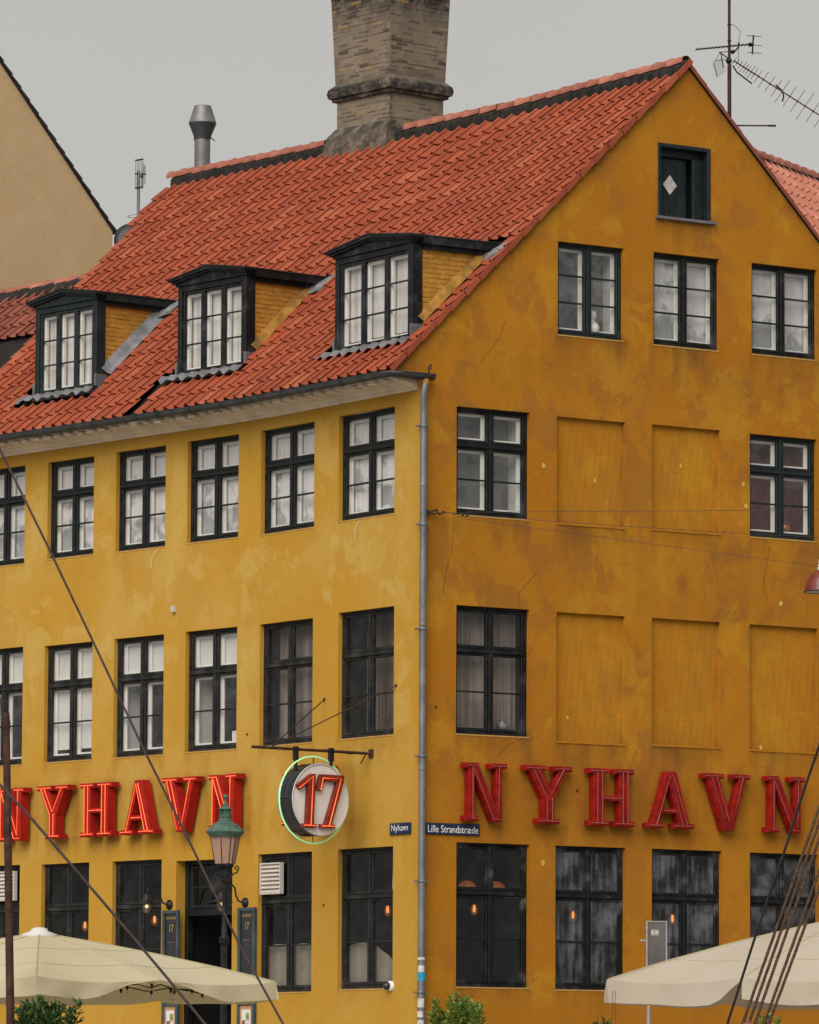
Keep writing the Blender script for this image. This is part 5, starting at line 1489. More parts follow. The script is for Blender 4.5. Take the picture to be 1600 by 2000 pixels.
mb = MB(); mb.cbox(-.03, .03, -.06, 0, -.045, .045, .008); o = mb.build('sensor_box', M['sticker'], None, WL(6.034, .0, 7.71)); tag(o, 'tiny cream sensor box on the blank wall between two rows of windows', 'sensor')
e = empty('security_camera', WL(.64, .0, 2.225), 'small black dome camera with white ring at a window corner left of the downpipe', 'camera')
mb = MB(); mb.m = Matrix.Rotation(pi / 2, 4, 'X'); mb.lathe([(.07, 0), (.07, .03), (.05, .035)], 16); mb.build('mount', M['lettering_white'], e)
mb = MB(); mb.ball((-.02, -.06, 0), .055, 8); mb.build('dome', M['drum_black'], e)
for (s, z, dx, dz, lab) in ((6.40, 8.62, .16, -.28, 'fine white thread hanging below an upper window, above the tiny cream box'), (1.45, 8.62, .10, -.26, 'fine white thread hanging below the upper window nearest the downpipe'), (9.0, 8.63, .0, -.2, None)):
    if not lab: continue
    mb = MB(); mb.tube([(0, -.01, 0), (-dx * .35, -.04, dz * .12), (-dx * .8, -.05, dz * .5), (-dx, -.04, dz)], .0035, 5)
    tag(mb.build('loose_thread', M['thread'], None, WL(s, 0, z)), lab, 'thread')

# ------------------------------------------------------------------ neighbouring houses
# lower red roofed house that carries the quay front on to the left
nb = empty('row_house', WL(S_END + 3.5, -3, 0), 'lower house with dull red tiled roof joining the corner house on the left', 'house')
inv = nb.matrix_world.inverted() @ HOUSE_M
SN0, SN1 = 11.22, 18.0; ON = -2.70; DZ = -.10
zN = lambda o: zroof(o) + DZ
mb = MB(); mb.m = inv; sgn_ = list(np.arange(SN0, SN1 + .01, .5))
mb.sweep([(0, 0), (0, 10.4)], [(lambda a, b, s=s: HL(s, a, b)) for s in [S_END + .01] + [q for q in sgn_ if q > S_END + .05]])
e0, e1 = HL(SN1, 0, 0), HL(SN1, -5.6, 0)
mb.add([e0, e1, e1 + Vector((0, 0, 10.6)), HL(SN1, ON, zN(ON) - .05), e0 + Vector((0, 0, 10.4))], [(0, 1, 2, 3, 4)])
mb.sweep([(-5.6, 0), (-5.6, 10.6)], [(lambda a, b, s=s: HL(s, a, b)) for s in sgn_])
wl_ = mb.build('wall', M['wallL'], nb)
mb = MB(); mb.m = inv
mb.sweep([(.45, zN(.45) - .04), (ON, zN(ON) - .04), (-5.8, zN(ON) - .95 * (5.8 + ON))], [(lambda a, b, s=s: HL(s, a, b)) for s in sgn_])
nroof = mb.build('roof', M['deck'], nb)
mats = []; o = .5
while o - GAUGE * cos(SL) > ON - .02:
    s = SN0 + TW + .0
    while s < 16.6:
        mid = o - .5 * GAUGE * cos(SL); sm_ = s - TW / 2
        if not (11.62 < sm_ < 13.55 and -1.75 < mid < -.05):
            a = angL(s); n = nLs(s); X = Vector((cos(a), -sin(a), 0)); Yv = (-n * cos(SL) + Vector((0, 0, sin(SL)))); Zv = X.cross(Yv)
            p = HL(s, o, zN(o)) + Zv * random.uniform(-.004, .004); X = (X + Yv * random.uniform(-.03, .03)).normalized()
            mats.append(inv @ Matrix(((X.x, Yv.x, Zv.x, p.x), (X.y, Yv.y, Zv.y, p.y), (X.z, Yv.z, Zv.z, p.z), (0, 0, 0, 1))))
        s += TW
    o -= GAUGE * cos(SL)
cam_p = Vector((0, 0, CAMZ))
mats.sort(key=lambda m: (nb.matrix_world @ m.translation - cam_p).length)
vis = [m for m in mats]
for m in vis[:300]: inst('roof_tile', TILE_OLD, nroof, m)
if vis[300:]: join_tiles('roof_tiles', TILE_OLD, vis[300:], nroof)
s = 16.8
while s > SN0 + .2:
    inst('ridge_tile', RIDGE, nroof, inv @ frameL(s, ON, zN(ON) + .02) @ Matrix.Rotation(radians(-1.6), 4, 'Y')); s -= .325
mb = MB(); mb.m = inv
mb.sweep([(ON + .05, zN(ON) + .08), (ON + .22, zN(ON + .22) + .10), (ON + .21, zN(ON + .2) - .03)], [(lambda a, b, s=s: HL(s, a, b + .01 * sin(s * 9))) for s in np.arange(SN0, 17.0, .25)])
mb.build('ridge_mortar', M['mortar'], nroof)
dn = make_dormer(11.72, 13.42, -.12, 11.02, 1.50, 'lead', True, nb)
dn.matrix_local = inv @ dn.matrix_local

# tall beige gable further left
gp0 = HL(18.05, 0, 0); a18 = angL(18.05); inw = -nLs(18.05); alongL = Vector((-cos(a18), sin(a18), 0))
bg = empty('gable_house', HOUSE_M @ T(gp0 + inw * 3.5), 'tall plain beige gabled house rising behind the row at the far left', 'house')
def BG(i, z, back=0.): return gp0 + inw * i + alongL * back + Vector((0, 0, z)) - (gp0 + inw * 3.5)
# corners recomputed for this plane: rear eave at inward 7.2, slope up to the ridge at inward 3.2
iE, zE = 7.864, 15.50
slope = 1.087
iR = 3.4; zRg = zE + (iE - iR) * slope
mb = MB()
mb.add([BG(-.4, 0), BG(iE, 0), BG(iE, zE), BG(iR, zRg), BG(-.4, zRg - (iR + .4) * slope)], [(0, 1, 2, 3, 4)])
mb.quad(BG(iE, 0), BG(iE, 0, 9), BG(iE, zE, 9), BG(iE, zE))
mb.build('wall', M['beige_plaster'], bg)
mb = MB()
mb.quad(BG(iE + .04, zE - .04 * slope + .05, -.05), BG(iR, zRg + .06, -.05), BG(iR, zRg + .06, 9), BG(iE + .04, zE - .04 * slope + .05, 9))
mb.quad(BG(-.5, zRg - (iR + .5) * slope + .06, -.05), BG(-.5, zRg - (iR + .5) * slope + .06, 9), BG(iR, zRg + .06, 9), BG(iR, zRg + .06, -.05))
bgr = mb.build('roof', M['slate'], bg)
n = 24
for i in range(n):
    f0, f1 = i / n, (i + 1) / n
    A = (iE + .05 + (iR - iE - .05) * f0, zE - .05 * slope + (zRg - zE + .05 * slope) * f0); B = (iE + .05 + (iR - iE - .05) * f1, zE - .05 * slope + (zRg - zE + .05 * slope) * f1)
    mb = MB(); lift = .035
    mb.add([BG(A[0], A[1] + .02, -.06), BG(B[0], B[1] + .02, -.06), BG(B[0], B[1] + .05, -.06), BG(A[0], A[1] + .05 + lift, -.06), BG(A[0], A[1], .3), BG(B[0], B[1], .3), BG(B[0], B[1] + .05, .3), BG(A[0], A[1] + .05 + lift, .3)],
           [(0, 1, 2, 3), (3, 2, 6, 7), (0, 3, 7, 4), (0, 4, 5, 1)])
    mb.build('slate', M['slate'], bgr)

# house with the pinkish roof behind the gable on the right
rd = Vector((.472, .882, 0)).normalized(); sd = Vector((rd.y, -rd.x, 0))         # ridge direction, downslope direction
rb = empty('rear_house', T((5.563 - 1.6 * rd.x, 85 - 1.6 * rd.y, 0)), 'house with pale pinkish pantiles rising behind the right slope of the gable', 'house')
ZR2 = 15.75; SL2 = radians(44)
mb = MB()
D_, Lr = 3.6, 9.0
P = lambda l, d, z: rd * l + sd * d + Vector((0, 0, z))
ze = ZR2 - D_ * tan(SL2)
mb.add([P(0, D_ - .3, 0), P(0, -D_ + .3, 0), P(0, -D_ + .3, ze), P(0, 0, ZR2 - .2), P(0, D_ - .3, ze)], [(0, 1, 2, 3, 4)])
mb.quad(P(0, D_ - .3, 0), P(Lr, D_ - .3, 0), P(Lr, D_ - .3, ze), P(0, D_ - .3, ze)); mb.quad(P(0, -D_ + .3, 0), P(Lr, -D_ + .3, 0), P(Lr, -D_ + .3, ze), P(0, -D_ + .3, ze))
mb.add([P(Lr, D_ - .3, 0), P(Lr, -D_ + .3, 0), P(Lr, -D_ + .3, ze), P(Lr, 0, ZR2 - .2), P(Lr, D_ - .3, ze)], [(0, 1, 2, 3, 4)])
mb.build('wall', M['beige_plaster'], rb)
mb = MB(); mb.quad(P(0, D_, ze - .04), P(Lr, D_, ze - .04), P(Lr, 0, ZR2 - .04), P(0, 0, ZR2 - .04)); mb.quad(P(0, -D_, ze - .04), P(Lr, -D_, ze - .04), P(Lr, 0, ZR2 - .04), P(0, 0, ZR2 - .04))
rroof = mb.build('roof', M['deck'], rb)
mats = []
Yv = (-sd * cos(SL2) + Vector((0, 0, sin(SL2)))); X0 = rd; Zv = X0.cross(Yv); 
k = 0
G2 = .33; T2 = .245
d = D_
while d - G2 * cos(SL2) > .02:
    l = 0.
    while l < 6.2:
        p = P(l, d, ZR2 - d * tan(SL2)) + Zv * random.uniform(-.003, .003)
        X = X0 * (T2 / TW)
        mats.append(Matrix(((X.x, Yv.x, Zv.x, p.x), (X.y, Yv.y, Zv.y, p.y), (X.z, Yv.z, Zv.z, p.z), (0, 0, 0, 1))))
        l += T2
    d -= G2 * cos(SL2)
# those that show past the gable: high on the slope, away from the hidden end
mats.sort(key=lambda m: -m.translation.z + .0 * m.translation.x)
for m in mats[:240]: inst('roof_tile', TILE_PINK, rroof, m)
if mats[240:]: join_tiles('roof_tiles', TILE_PINK, mats[240:], rroof)
l = 0.1
RM = Matrix(((rd.x, -rd.y, 0, 0), (rd.y, rd.x, 0, 0), (0, 0, 1, 0), (0, 0, 0, 1)))
while l < 6.3:
    inst('ridge_tile', RIDGE_PINK, rroof, T(P(l, 0, ZR2 + .05)) @ RM @ Matrix.Rotation(radians(1.6), 4, 'Y')); l += .33
mb = MB()
mb.quad(P(0, .05, ZR2 + .05), P(6.4, .05, ZR2 + .05), P(6.4, .17, ZR2 - .09), P(0, .17, ZR2 - .09)); mb.quad(P(0, .17, ZR2 - .09), P(6.4, .17, ZR2 - .09), P(6.4, .175, ZR2 - .16), P(0, .175, ZR2 - .16)); mb.build('ridge_mortar', M['mortar'], rroof)

# ------------------------------------------------------------------ things on and behind the roofs
e = empty('vent_pipe', T((-3.206 * 85.2 / 81, 85.2, CAMZ + (14.855 - CAMZ) * 85.2 / 81 - .34)), 'grey metal ventilation pipe with conical cowl behind the roof ridge', 'vent pipe')
px = 81 / 10442.87
mb = MB(); mb.lathe([(.128, -4.5), (.128, .84)], 24)
for z in (.30, .42, .55, .70): mb.lathe([(.1285, z - .006), (.131, z), (.1285, z + .006)], 24, cap=False)
mb.build('pipe', M['zinc'], e)
mb = MB(); mb.lathe([(.130, .82), (.134, .83), (.134, .855), (.225, 1.08), (.225, 1.09)], 28, cap=False); mb.build('lower_cone', M['gutter'], e)
mb = MB(); mb.lathe([(.226, 1.088), (.222, 1.10), (.140, 1.355), (.138, 1.37), (.13, 1.37), (.13, 1.2)], 28, cap=False); mb.build('upper_cone', M['zinc'], e)
mb = MB()
for a in (200, 300): mb.tube([(.135 * cos(radians(a)), .135 * sin(radians(a)), .80), (.14 * cos(radians(a)), .14 * sin(radians(a)), .88)], .009, 5)
mb.tube([(.13, 0, .86), (.20, -.02, .80)], .009, 5); mb.build('clamp', M['iron'], e)

P84 = 84 / 10442.87
e = empty('television_aerial', T((-4.335 * 88 / 84, 88, 14.55)), 'grey aerial mast with caged antenna and ring dipole beside the left roof edge', 'aerial')
mb = MB(); mb.tube([(0, 0, -6.0), (0, 0, 1.48)], .026, 8); mb.build('mast', M['zinc'], e)
mb = MB()
for (z, c) in ((1.66, 1), (1.19, 1)):
    mb.tube([(-.07 + .02, -.06, z - .02), (.0, -.02, z), (.07, .04, z + .02)], .014, 6)
mb.tube([(-.06, -.04, 1.42), (.12, .06, 1.43)], .012, 6); mb.box(.03, .08, -.02, .02, 1.36, 1.40)
for i in range(6):
    x = -.05 + i * .023; mb.tube([(x, -.06 + i * .02, 1.17), (x + .004, -.06 + i * .02, 1.66)], .0035, 4)
for i in range(4):
    mb.tube([(.05 + i * .02, .05, 1.20 + i * .02), (.07 + i * .012, .05, 1.63 - i * .02)], .0035, 4)
mb.build('antenna_cage', M['iron'], e)
mb = MB()
mb.tube([(.115 * cos(t) * 1.25 - .03, .115 * sin(t) * 1.25, .72 + .022 * cos(t)) for t in np.linspace(.3, 2 * pi - .6, 22)], .005, 5)
mb.tube([(.10 * cos(t) * 1.2 + .02, .10 * sin(t) * 1.2, .66 + .02 * cos(t)) for t in np.linspace(.3, 2 * pi - .4, 22)], .004, 5)
mb.box(-.03, .06, -.03, .03, .67, .72); mb.build('ring_dipole', M['zinc'], e)
e = empty('satellite_dish', T((-4.42 * 87.5 / 84, 87.5, 14.76)), 'dark satellite dish half hidden behind the left edge of the tiled roof', 'satellite dish')
mb = MB(); mb.m = Matrix.Rotation(radians(80), 4, 'X') @ Matrix.Rotation(radians(14), 4, 'Y')
mb.lathe([(1e-3, .06), (.12, .05), (.22, .025), (.31, -.02), (.315, -.01), (.22, .035), (1e-3, .075)], 30, cap=False); mb.build('dish', M['gutter'], e)
mb = MB(); mb.tube([(0, .05, 0), (0, .25, -.1), (0, .25, -6)], .03, 8); mb.build('arm', M['zinc'], e)

# big aerial mast behind the gable
P80 = 80 / 10442.87
def A80(x, y):
    return ((x - 1425) * P80, 0, (240 - y) * P80)
e = empty('television_aerial', T((4.826, 80, 15.429)), 'tall rusty aerial mast with two long comb antennas above the gable', 'aerial')
mb = MB(); mb.tube([(0, 0, -4.4), (0, 0, .9)], .030, 8); mb.tube([(0, 0, .9), (0, 0, 2.4)], .022, 8)
for y in (42, 75, 150, 175, 205): mb.lathe([(.026, -.012), (.034, 0), (.026, .012)], 8, c=A80(1425, y))
mb.build('mast', M['rust'], e)
mb = MB(); a, b = Vector(A80(1358, 100)), Vector(A80(1476, 72))
a.y -= .3; b.y += .35
mb.tube([a, b], .010, 6)
for i in range(15):
    p = a.lerp(b, i / 15 + .0); q = Vector((.02, -.12, 0)); mb.tube([p - q + Vector((0, 0, .0)), p + q], .005, 4); mb.ball(tuple(p), .016, 5)
p = b
mb.tube([p + Vector((-.02, 0, -.16)), p + Vector((0, 0, .14))], .014, 6)
for dz in (-.14, -.02, .12): mb.tube([p + Vector((-.10, 0, dz + .01)), p + Vector((.12, 0, dz - .005))], .005, 4)
mb.ball(tuple(p + Vector((-.05, 0, -.01))), .035, 6); mb.build('comb_antenna', M['iron'], e)
mb = MB(); a, b = Vector(A80(1434, 118)), Vector(A80(1625, 268)); a.y -= .1; b.y -= 1.0
mb.tube([a, b], .011, 6)
fr_ = [0, .03, .06, .09, .115, .14, .17, .2, .24, .29, .355, .42, .475, .55, .625, .70, .78, .86, .94]
for i, f in enumerate(fr_):
    p = a.lerp(b, f); L = .05 + .15 * min(1, f * 1.6) if i % 3 else .07 + .17 * min(1, f * 1.6)
    q = Vector((.55, -.25, .8)).normalized() * L; mb.tube([p - q, p + q], .0045, 4); mb.ball(tuple(p), .017, 5)
p = a.lerp(b, .43); mb.tube([p + Vector((-.03, 0, .06)), p + Vector((.07, -.02, -.04)), p + Vector((.09, -.02, -.12)), p + Vector((.07, -.02, -.2))], .013, 6)
mb.build('long_antenna', M['rust'], e)
mb = MB()
mb.tube([A80(1432, 125), A80(1440, 138), A80(1470, 161)], .012, 6); mb.tube([A80(1426, 112), A80(1405, 98)], .010, 6); mb.tube([A80(1408, 98), A80(1413, 130)], .008, 5); mb.tube([A80(1404, 98), A80(1436, 96)], .006, 5)
mb.tube([A80(1436, 96), A80(1443, 88), A80(1444, 78)], .014, 6); mb.ball(A80(1432, 97), .035, 6); mb.ball(A80(1424, 115), .05, 6)
mb.tube([A80(1425, 41), A80(1434, 43), A80(1447, 56), A80(1444, 76), A80(1443, 115)], .004, 4)
mb.build('bracket', M['iron'], e)
mb = MB()
c0, c1, c2, c3 = A80(1394, 120), A80(1401, 146), A80(1412, 128), A80(1396, 114)
mb.tube([c0, c1], .006, 4); mb.tube([A80(1396, 115), A80(1425, 112)], .005, 4); mb.tube([A80(1394, 119), A80(1406, 101)], .004, 4)
for i in range(8):
    f = i / 7; p = Vector(c0).lerp(Vector(c1), f); mb.tube([p + Vector((-.02, 0, -.02)), p + Vector((.14, .05, .10))], .003, 4)
mb.build('grid_antenna', M['wire'], e)
mb = MB(); mb.tube([(-.30, 0, 0), (.61, 0, 0)], .013, 6); mb.tube([(.5, 0, 0), (.62, 0, 0)], .017, 6); tag(mb.build('aerial_rod', M['rust'], None, T((4.911, 80.0, 15.39))), 'plain thin horizontal rod sticking out behind the right slope of the gable', 'rod')

# ------------------------------------------------------------------ street lantern, pole, sign post, hanging lamp
LX, LY = -2.188, 64.0; K = LY / 10442.87
def LZ(y): return CAMZ + (2118.78 - y) * K * 1.0
e = empty('street_lantern', T((LX, LY, 0)), 'green copper topped gas style street lantern on a dark iron post before the doorway', 'street lamp')
mb = MB()
prof = [(.13, 0), (.13, .25), (.10, .30), (.09, .9), (.075, 1.0), (.065, 1.05), (.040, 1.4), (.037, LZ(1880)), (.036, LZ(1866)), (.044, LZ(1862)), (.036, LZ(1856)), (.046, LZ(1848)), (.066, LZ(1844)), (.052, LZ(1841)), (.066, LZ(1838.5)), (.048, LZ(1833)), (.036, LZ(1829)), (.036, LZ(1815)), (.031, LZ(1812)), (.031, LZ(1745)), (.038, LZ(1740)), (.031, LZ(1735)), (.033, LZ(1728)), (.056, LZ(1726)), (.056, LZ(1722))]
mb.lathe(prof, 16); mb.build('post', M['iron'], e)
mb = MB()
for t in np.linspace(0, 2 * pi, 9)[:-1]:
    mb.tube([(.034 * cos(t), .034 * sin(t), LZ(1880)), (.036 * cos(t), .036 * sin(t), LZ(1850))], .006, 5)
    mb.tube([(.037 * cos(t), .037 * sin(t), 1.5), (.034 * cos(t), .034 * sin(t), LZ(1885))], .006, 5)
mb.build('fluting', M['iron'], e)
mb = MB(); mb.lathe([(.045, LZ(1722)), (.062, LZ(1716)), (.07, LZ(1705)), (.11, LZ(1697)), (.115, LZ(1695)), (.115, LZ(1692)), (.10, LZ(1690))], 8, smooth=False)
for sgn in (-1, 1):
    P = [(sgn * .06, 0, LZ(1720)), (sgn * .10, 0, LZ(1712)), (sgn * .15, 0, LZ(1708)), (sgn * .165, 0, LZ(1700)), (sgn * .14, 0, LZ(1695)), (sgn * .12, 0, LZ(1700)), (sgn * .135, 0, LZ(1704))]
    mb.tube(P, .011, 6)
mb.build('lantern_bracket', M['iron'], e)
zb, zt = LZ(1692), LZ(1640); rb_, rt_ = .122, .178
nS = 6
for k in range(nS):
    t0, t1 = 2 * pi * (k + .25) / nS, 2 * pi * (k + 1.25) / nS
    mb = MB(); mb.quad((rb_ * cos(t0), rb_ * sin(t0), zb), (rb_ * cos(t1), rb_ * sin(t1), zb), (rt_ * cos(t1), rt_ * sin(t1), zt), (rt_ * cos(t0), rt_ * sin(t0), zt)); mb.build('lantern_pane', M['glass_lamp'], e)
mb = MB()
for k in range(nS):
    t0 = 2 * pi * (k + .25) / nS; mb.tube([(rb_ * cos(t0), rb_ * sin(t0), zb), (rt_ * cos(t0), rt_ * sin(t0), zt)], .006, 5)
t0 = radians(298); mb.tube([(rb_ * .9 * cos(t0), rb_ * .9 * sin(t0), zb), (rt_ * .9 * cos(t0), rt_ * .9 * sin(t0), zt)], .006, 5)
mb.build('glazing_bar', M['iron'], e)
mb = MB(); mb.lathe([(.02, zb), (.02, zb + .05), (.045, zb + .09), (.06, zb + .16), (.04, zb + .22), (1e-3, zb + .24)], 14); mb.build('burner', M['porcelain'], e)
mb = MB(); mb.lathe([(.185, LZ(1640)), (.195, LZ(1637)), (.232, LZ(1630.5)), (.236, LZ(1629)), (.225, LZ(1628.5))], 24); mb.build('lantern_rim', M['verdigris'], e)
mb = MB(); mb.lathe([(.228, LZ(1629)), (.205, LZ(1625)), (.17, LZ(1618)), (.12, LZ(1612)), (.085, LZ(1609.5)), (.078, LZ(1609))], 24); mb.build('dome', M['verdigris'], e)
mb = MB(); mb.lathe([(.08, LZ(1610)), (.082, LZ(1608)), (.076, LZ(1606)), (.072, LZ(1601)), (.082, LZ(1600)), (.08, LZ(1598.5)), (.055, LZ(1598)), (.052, LZ(1588)), (.066, LZ(1587)), (.085, LZ(1586)), (.088, LZ(1585)), (.05, LZ(1581)), (.028, LZ(1576)), (.014, LZ(1572)), (.011, LZ(1567)), (.018, LZ(1566)), (.03, LZ(1563)), (.034, LZ(1561)), (.028, LZ(1558)), (1e-3, LZ(1556))], 20)
for t in np.linspace(0, 2 * pi, 13)[:-1]:
    mb.tube([(.066 * cos(t), .066 * sin(t), LZ(1598)), (.062 * cos(t), .062 * sin(t), LZ(1587))], .007, 5)
mb.build('vent_crown', M['verdigris'], e)
# dark hoop left of the lantern post
e = empty('hoop_mirror', T(((417 - 800) * 65 / 10442.87 + .03, 65.6, CAMZ + (2118.78 - 1728) * 65.6 / 10442.87)), 'small dark round hoop with dull centre left of the lantern post', 'mirror')
mb = MB(); mb.m = Matrix.Rotation(radians(-35), 4, 'Z') @ Matrix.Rotation(pi / 2, 4, 'X')
mb.tube([(.105 * cos(t), .12 * sin(t), 0) for t in np.linspace(0, 2 * pi, 31)], .009, 6, caps=False); mb.build('rim', M['iron'], e)
mb = MB(); mb.m = Matrix.Rotation(radians(-35), 4, 'Z') @ Matrix.Rotation(pi / 2, 4, 'X'); mb.lathe([(1e-3, 0.0), (.10, .0)], 24, cap=False); mb.build('face', M['frame_worn'], e)
mb = MB(); mb.tube([(0, 0, -.12), (.01, 0, -.26)], .006, 5); mb.tube([(.09, .02, 0), (.18, -.4, .02), (.18, -1.55, .02)], .008, 5); mb.build('bracket', M['iron'], e)

mb = MB(); mb.tube([(0, 0, 0), (-.12 * 0 - .0, 0, 0)], .01, 4) if False else None
P58 = 58 / 10442.87
mb = MB(); mb.tube([(.0, 0, 0), (-.13, 0, 4.86), (-.131, 0, 4.90)], [.050, .040, .036], 10); mb.lathe([(.041, 4.72), (.048, 4.74), (.048, 4.80), (.041, 4.82)], 10, c=(-.128, 0, 0))
tag(mb.build('steel_pole', M['rust'], None, T((-4.243, 58, 0))), 'rusty brown steel pole standing at the left edge in front of the parasol', 'pole')

e = empty('sign_post', T((3.148, 70, 0)), 'grey aluminium post carrying a narrow sign box seen from behind', 'sign post')
K7 = 70 / 10442.87
mb = MB(); mb.tube([(0, 0, 0), (0, 0, 3.0)], .027, 12); mb.build('post', M['alu'], e)
mb = MB(); mb.box(-.02, .225, -.05, .02, 2.35, 3.025); mb.build('sign_panel', M['alu_dark'], e)
mb = MB(); mb.box(-.035, -.015, -.065, .02, 2.3, 3.03); mb.box(.222, .240, -.065, .02, 2.3, 3.03); mb.box(-.035, .24, -.06, .02, 3.025, 3.04); mb.tube([(-.09, -.02, 2.78), (-.02, -.02, 2.78)], .012, 6); mb.ball((-.09, -.02, 2.78), .022, 6)
for z in (2.45, 2.62, 2.9): mb.ball((-.025, -.066, z), .008, 5)
mb.build('edge_rail', M['alu'], e)
mb = MB(); mb.box(.03, .13, -.0535, -.0505, 2.85, 2.93)
mb.build('label', M['alu'], e)
mesh_obj('label_text', text_mesh('SJ 48', .05, .002), M['paper'], e, T((.08, -.0555, 2.888)))
mb = MB(); mb.m = Matrix.Rotation(pi / 2, 4, 'X'); mb.lathe([(1e-3, .029), (.03, .029)], 3, c=(0, 1.93, 0), cap=False); mb.build('sticker', M['sticker_pink'], e)
mb = MB(); mb.m = Matrix.Rotation(pi / 2, 4, 'X'); mb.lathe([(1e-3, .031), (.018, .031)], 14, c=(0, 1.935, 0), cap=False); mb.build('sticker', M['sticker_yellow'], e)

# lamp slung over the side street on wires
PX, PY, PZ = 5.605, 72.0, 7.55
e = empty('hanging_street_lamp', T((PX, PY, PZ)), 'faded red dome street lamp slung on wires at the right edge', 'street lamp')
mb = MB(); mb.lathe([(.262, .0), (.266, .012), (.258, .03), (.25, .07), (.225, .16), (.175, .24), (.11, .29), (.07, .30)], 32, cap=False); mb.build('shade', M['red_lamp'], e)
mb = MB(); mb.lathe([(.258, .004), (.24, .07), (.20, .15), (.10, .2), (1e-3, .21)], 32, cap=False); mb.build('reflector', M['porcelain'], e)
mb = MB(); mb.lathe([(.27, -.004), (.272, .004), (.262, .012)], 32, cap=False); mb.build('rim', M['iron'], e)
mb = MB(); mb.lathe([(.08, .29), (.085, .33), (.07, .34), (.075, .37), (.06, .38), (.06, .42), (.045, .44), (.03, .50)], 18); mb.build('collar', M['alu_white'], e)
mb = MB(); mb.tube([(-.05, -.02, .34), (-.055, -.02, .42), (-.03, -.01, .50), (0, 0, .56), (0, 0, 1.15)], .012, 6); mb.build('suspension', M['alu_white'], e)
for z in (.72, .95, 1.06):
    mb = MB(); mb.lathe([(.02, -.03), (.065, -.02), (.03, 0), (.06, .01), (.02, .03)], 14, c=(0, 0, z)); mb.build('insulator', M['porcelain'], e)
# wires and their fittings
br = empty('wire_bracket', WR(.10, .02, 8.61), 'small black iron wire bracket on the wall beside the downpipe', 'bracket')
mb = MB(); mb.box(-.06, .02, -.05, .0, -.03, .03); mb.tube([(0, -.04, 0), (.08, -.06, .03), (.12, -.07, .03)], .012, 6); mb.tube([(0, -.04, 0), (.10, -.06, -.02)], .012, 6); mb.tube([(.12, -.07, .0), (.12, -.07, .06)], .010, 6); mb.build('plate', M['iron'], br)
mb = MB()
for x, z in ((.16, -.01), (.22, .012)): mb.ball((x, -.08, z), .025, 6)
mb.tube([(.10, -.06, -.01), (.22, -.08, .012)], .006, 5); mb.build('insulator', M['rust'], br)
pB = WR(.24, .10, 8.615).translation
def wire(a, b, sag, r, label):
    pts = []
    for i in range(25):
        f = i / 24; p = Vector(a).lerp(Vector(b), f); p.z -= sag * 4 * f * (1 - f); pts.append(p - Vector(a))
    mb = MB(); mb.tube(pts, r, 5)
    return tag(mb.build('wire', M['wire'], None, T(a)), label, 'wire', None)
wire(pB, (PX, PY, PZ + 1.12), .0, .0034, 'topmost thin wire from wall bracket to the hanging red lamp, nearly level')
wire(pB, (PX, PY, PZ + .74), .02, .0034, 'middle thin wire sloping from the wall bracket to the hanging red lamp')
wire(WR(.62, .08, 8.56).translation, (PX, PY, PZ + .34), .0, .0032, 'lowest thin wire running from below the window to the collar of the red lamp')
for z in (1.12, .74):
    p = Vector((PX, PY, PZ + z)); q = p + Vector((9, 1.5, .1))
    wire(p, q, .03, .0045, 'thin wire leading from the red lamp away across the side street, %s' % ('upper one' if z > 1 else 'lower one'))
mb = MB(); mb.tube([(-.09, 0, .0), (.0, 0, -.01)], .008, 5); mb.ball((.04, 0, -.012), .024, 6); mb.ball((.10, 0, -.02), .022, 6); tag(mb.build('wire_clamp', M['rust'], None, T(pB.lerp(Vector((PX, PY, PZ + .74)), .055) + Vector((0, 0, -.0)))), 'rusty wire clamp with two balls just under the window beside the downpipe', 'clamp')

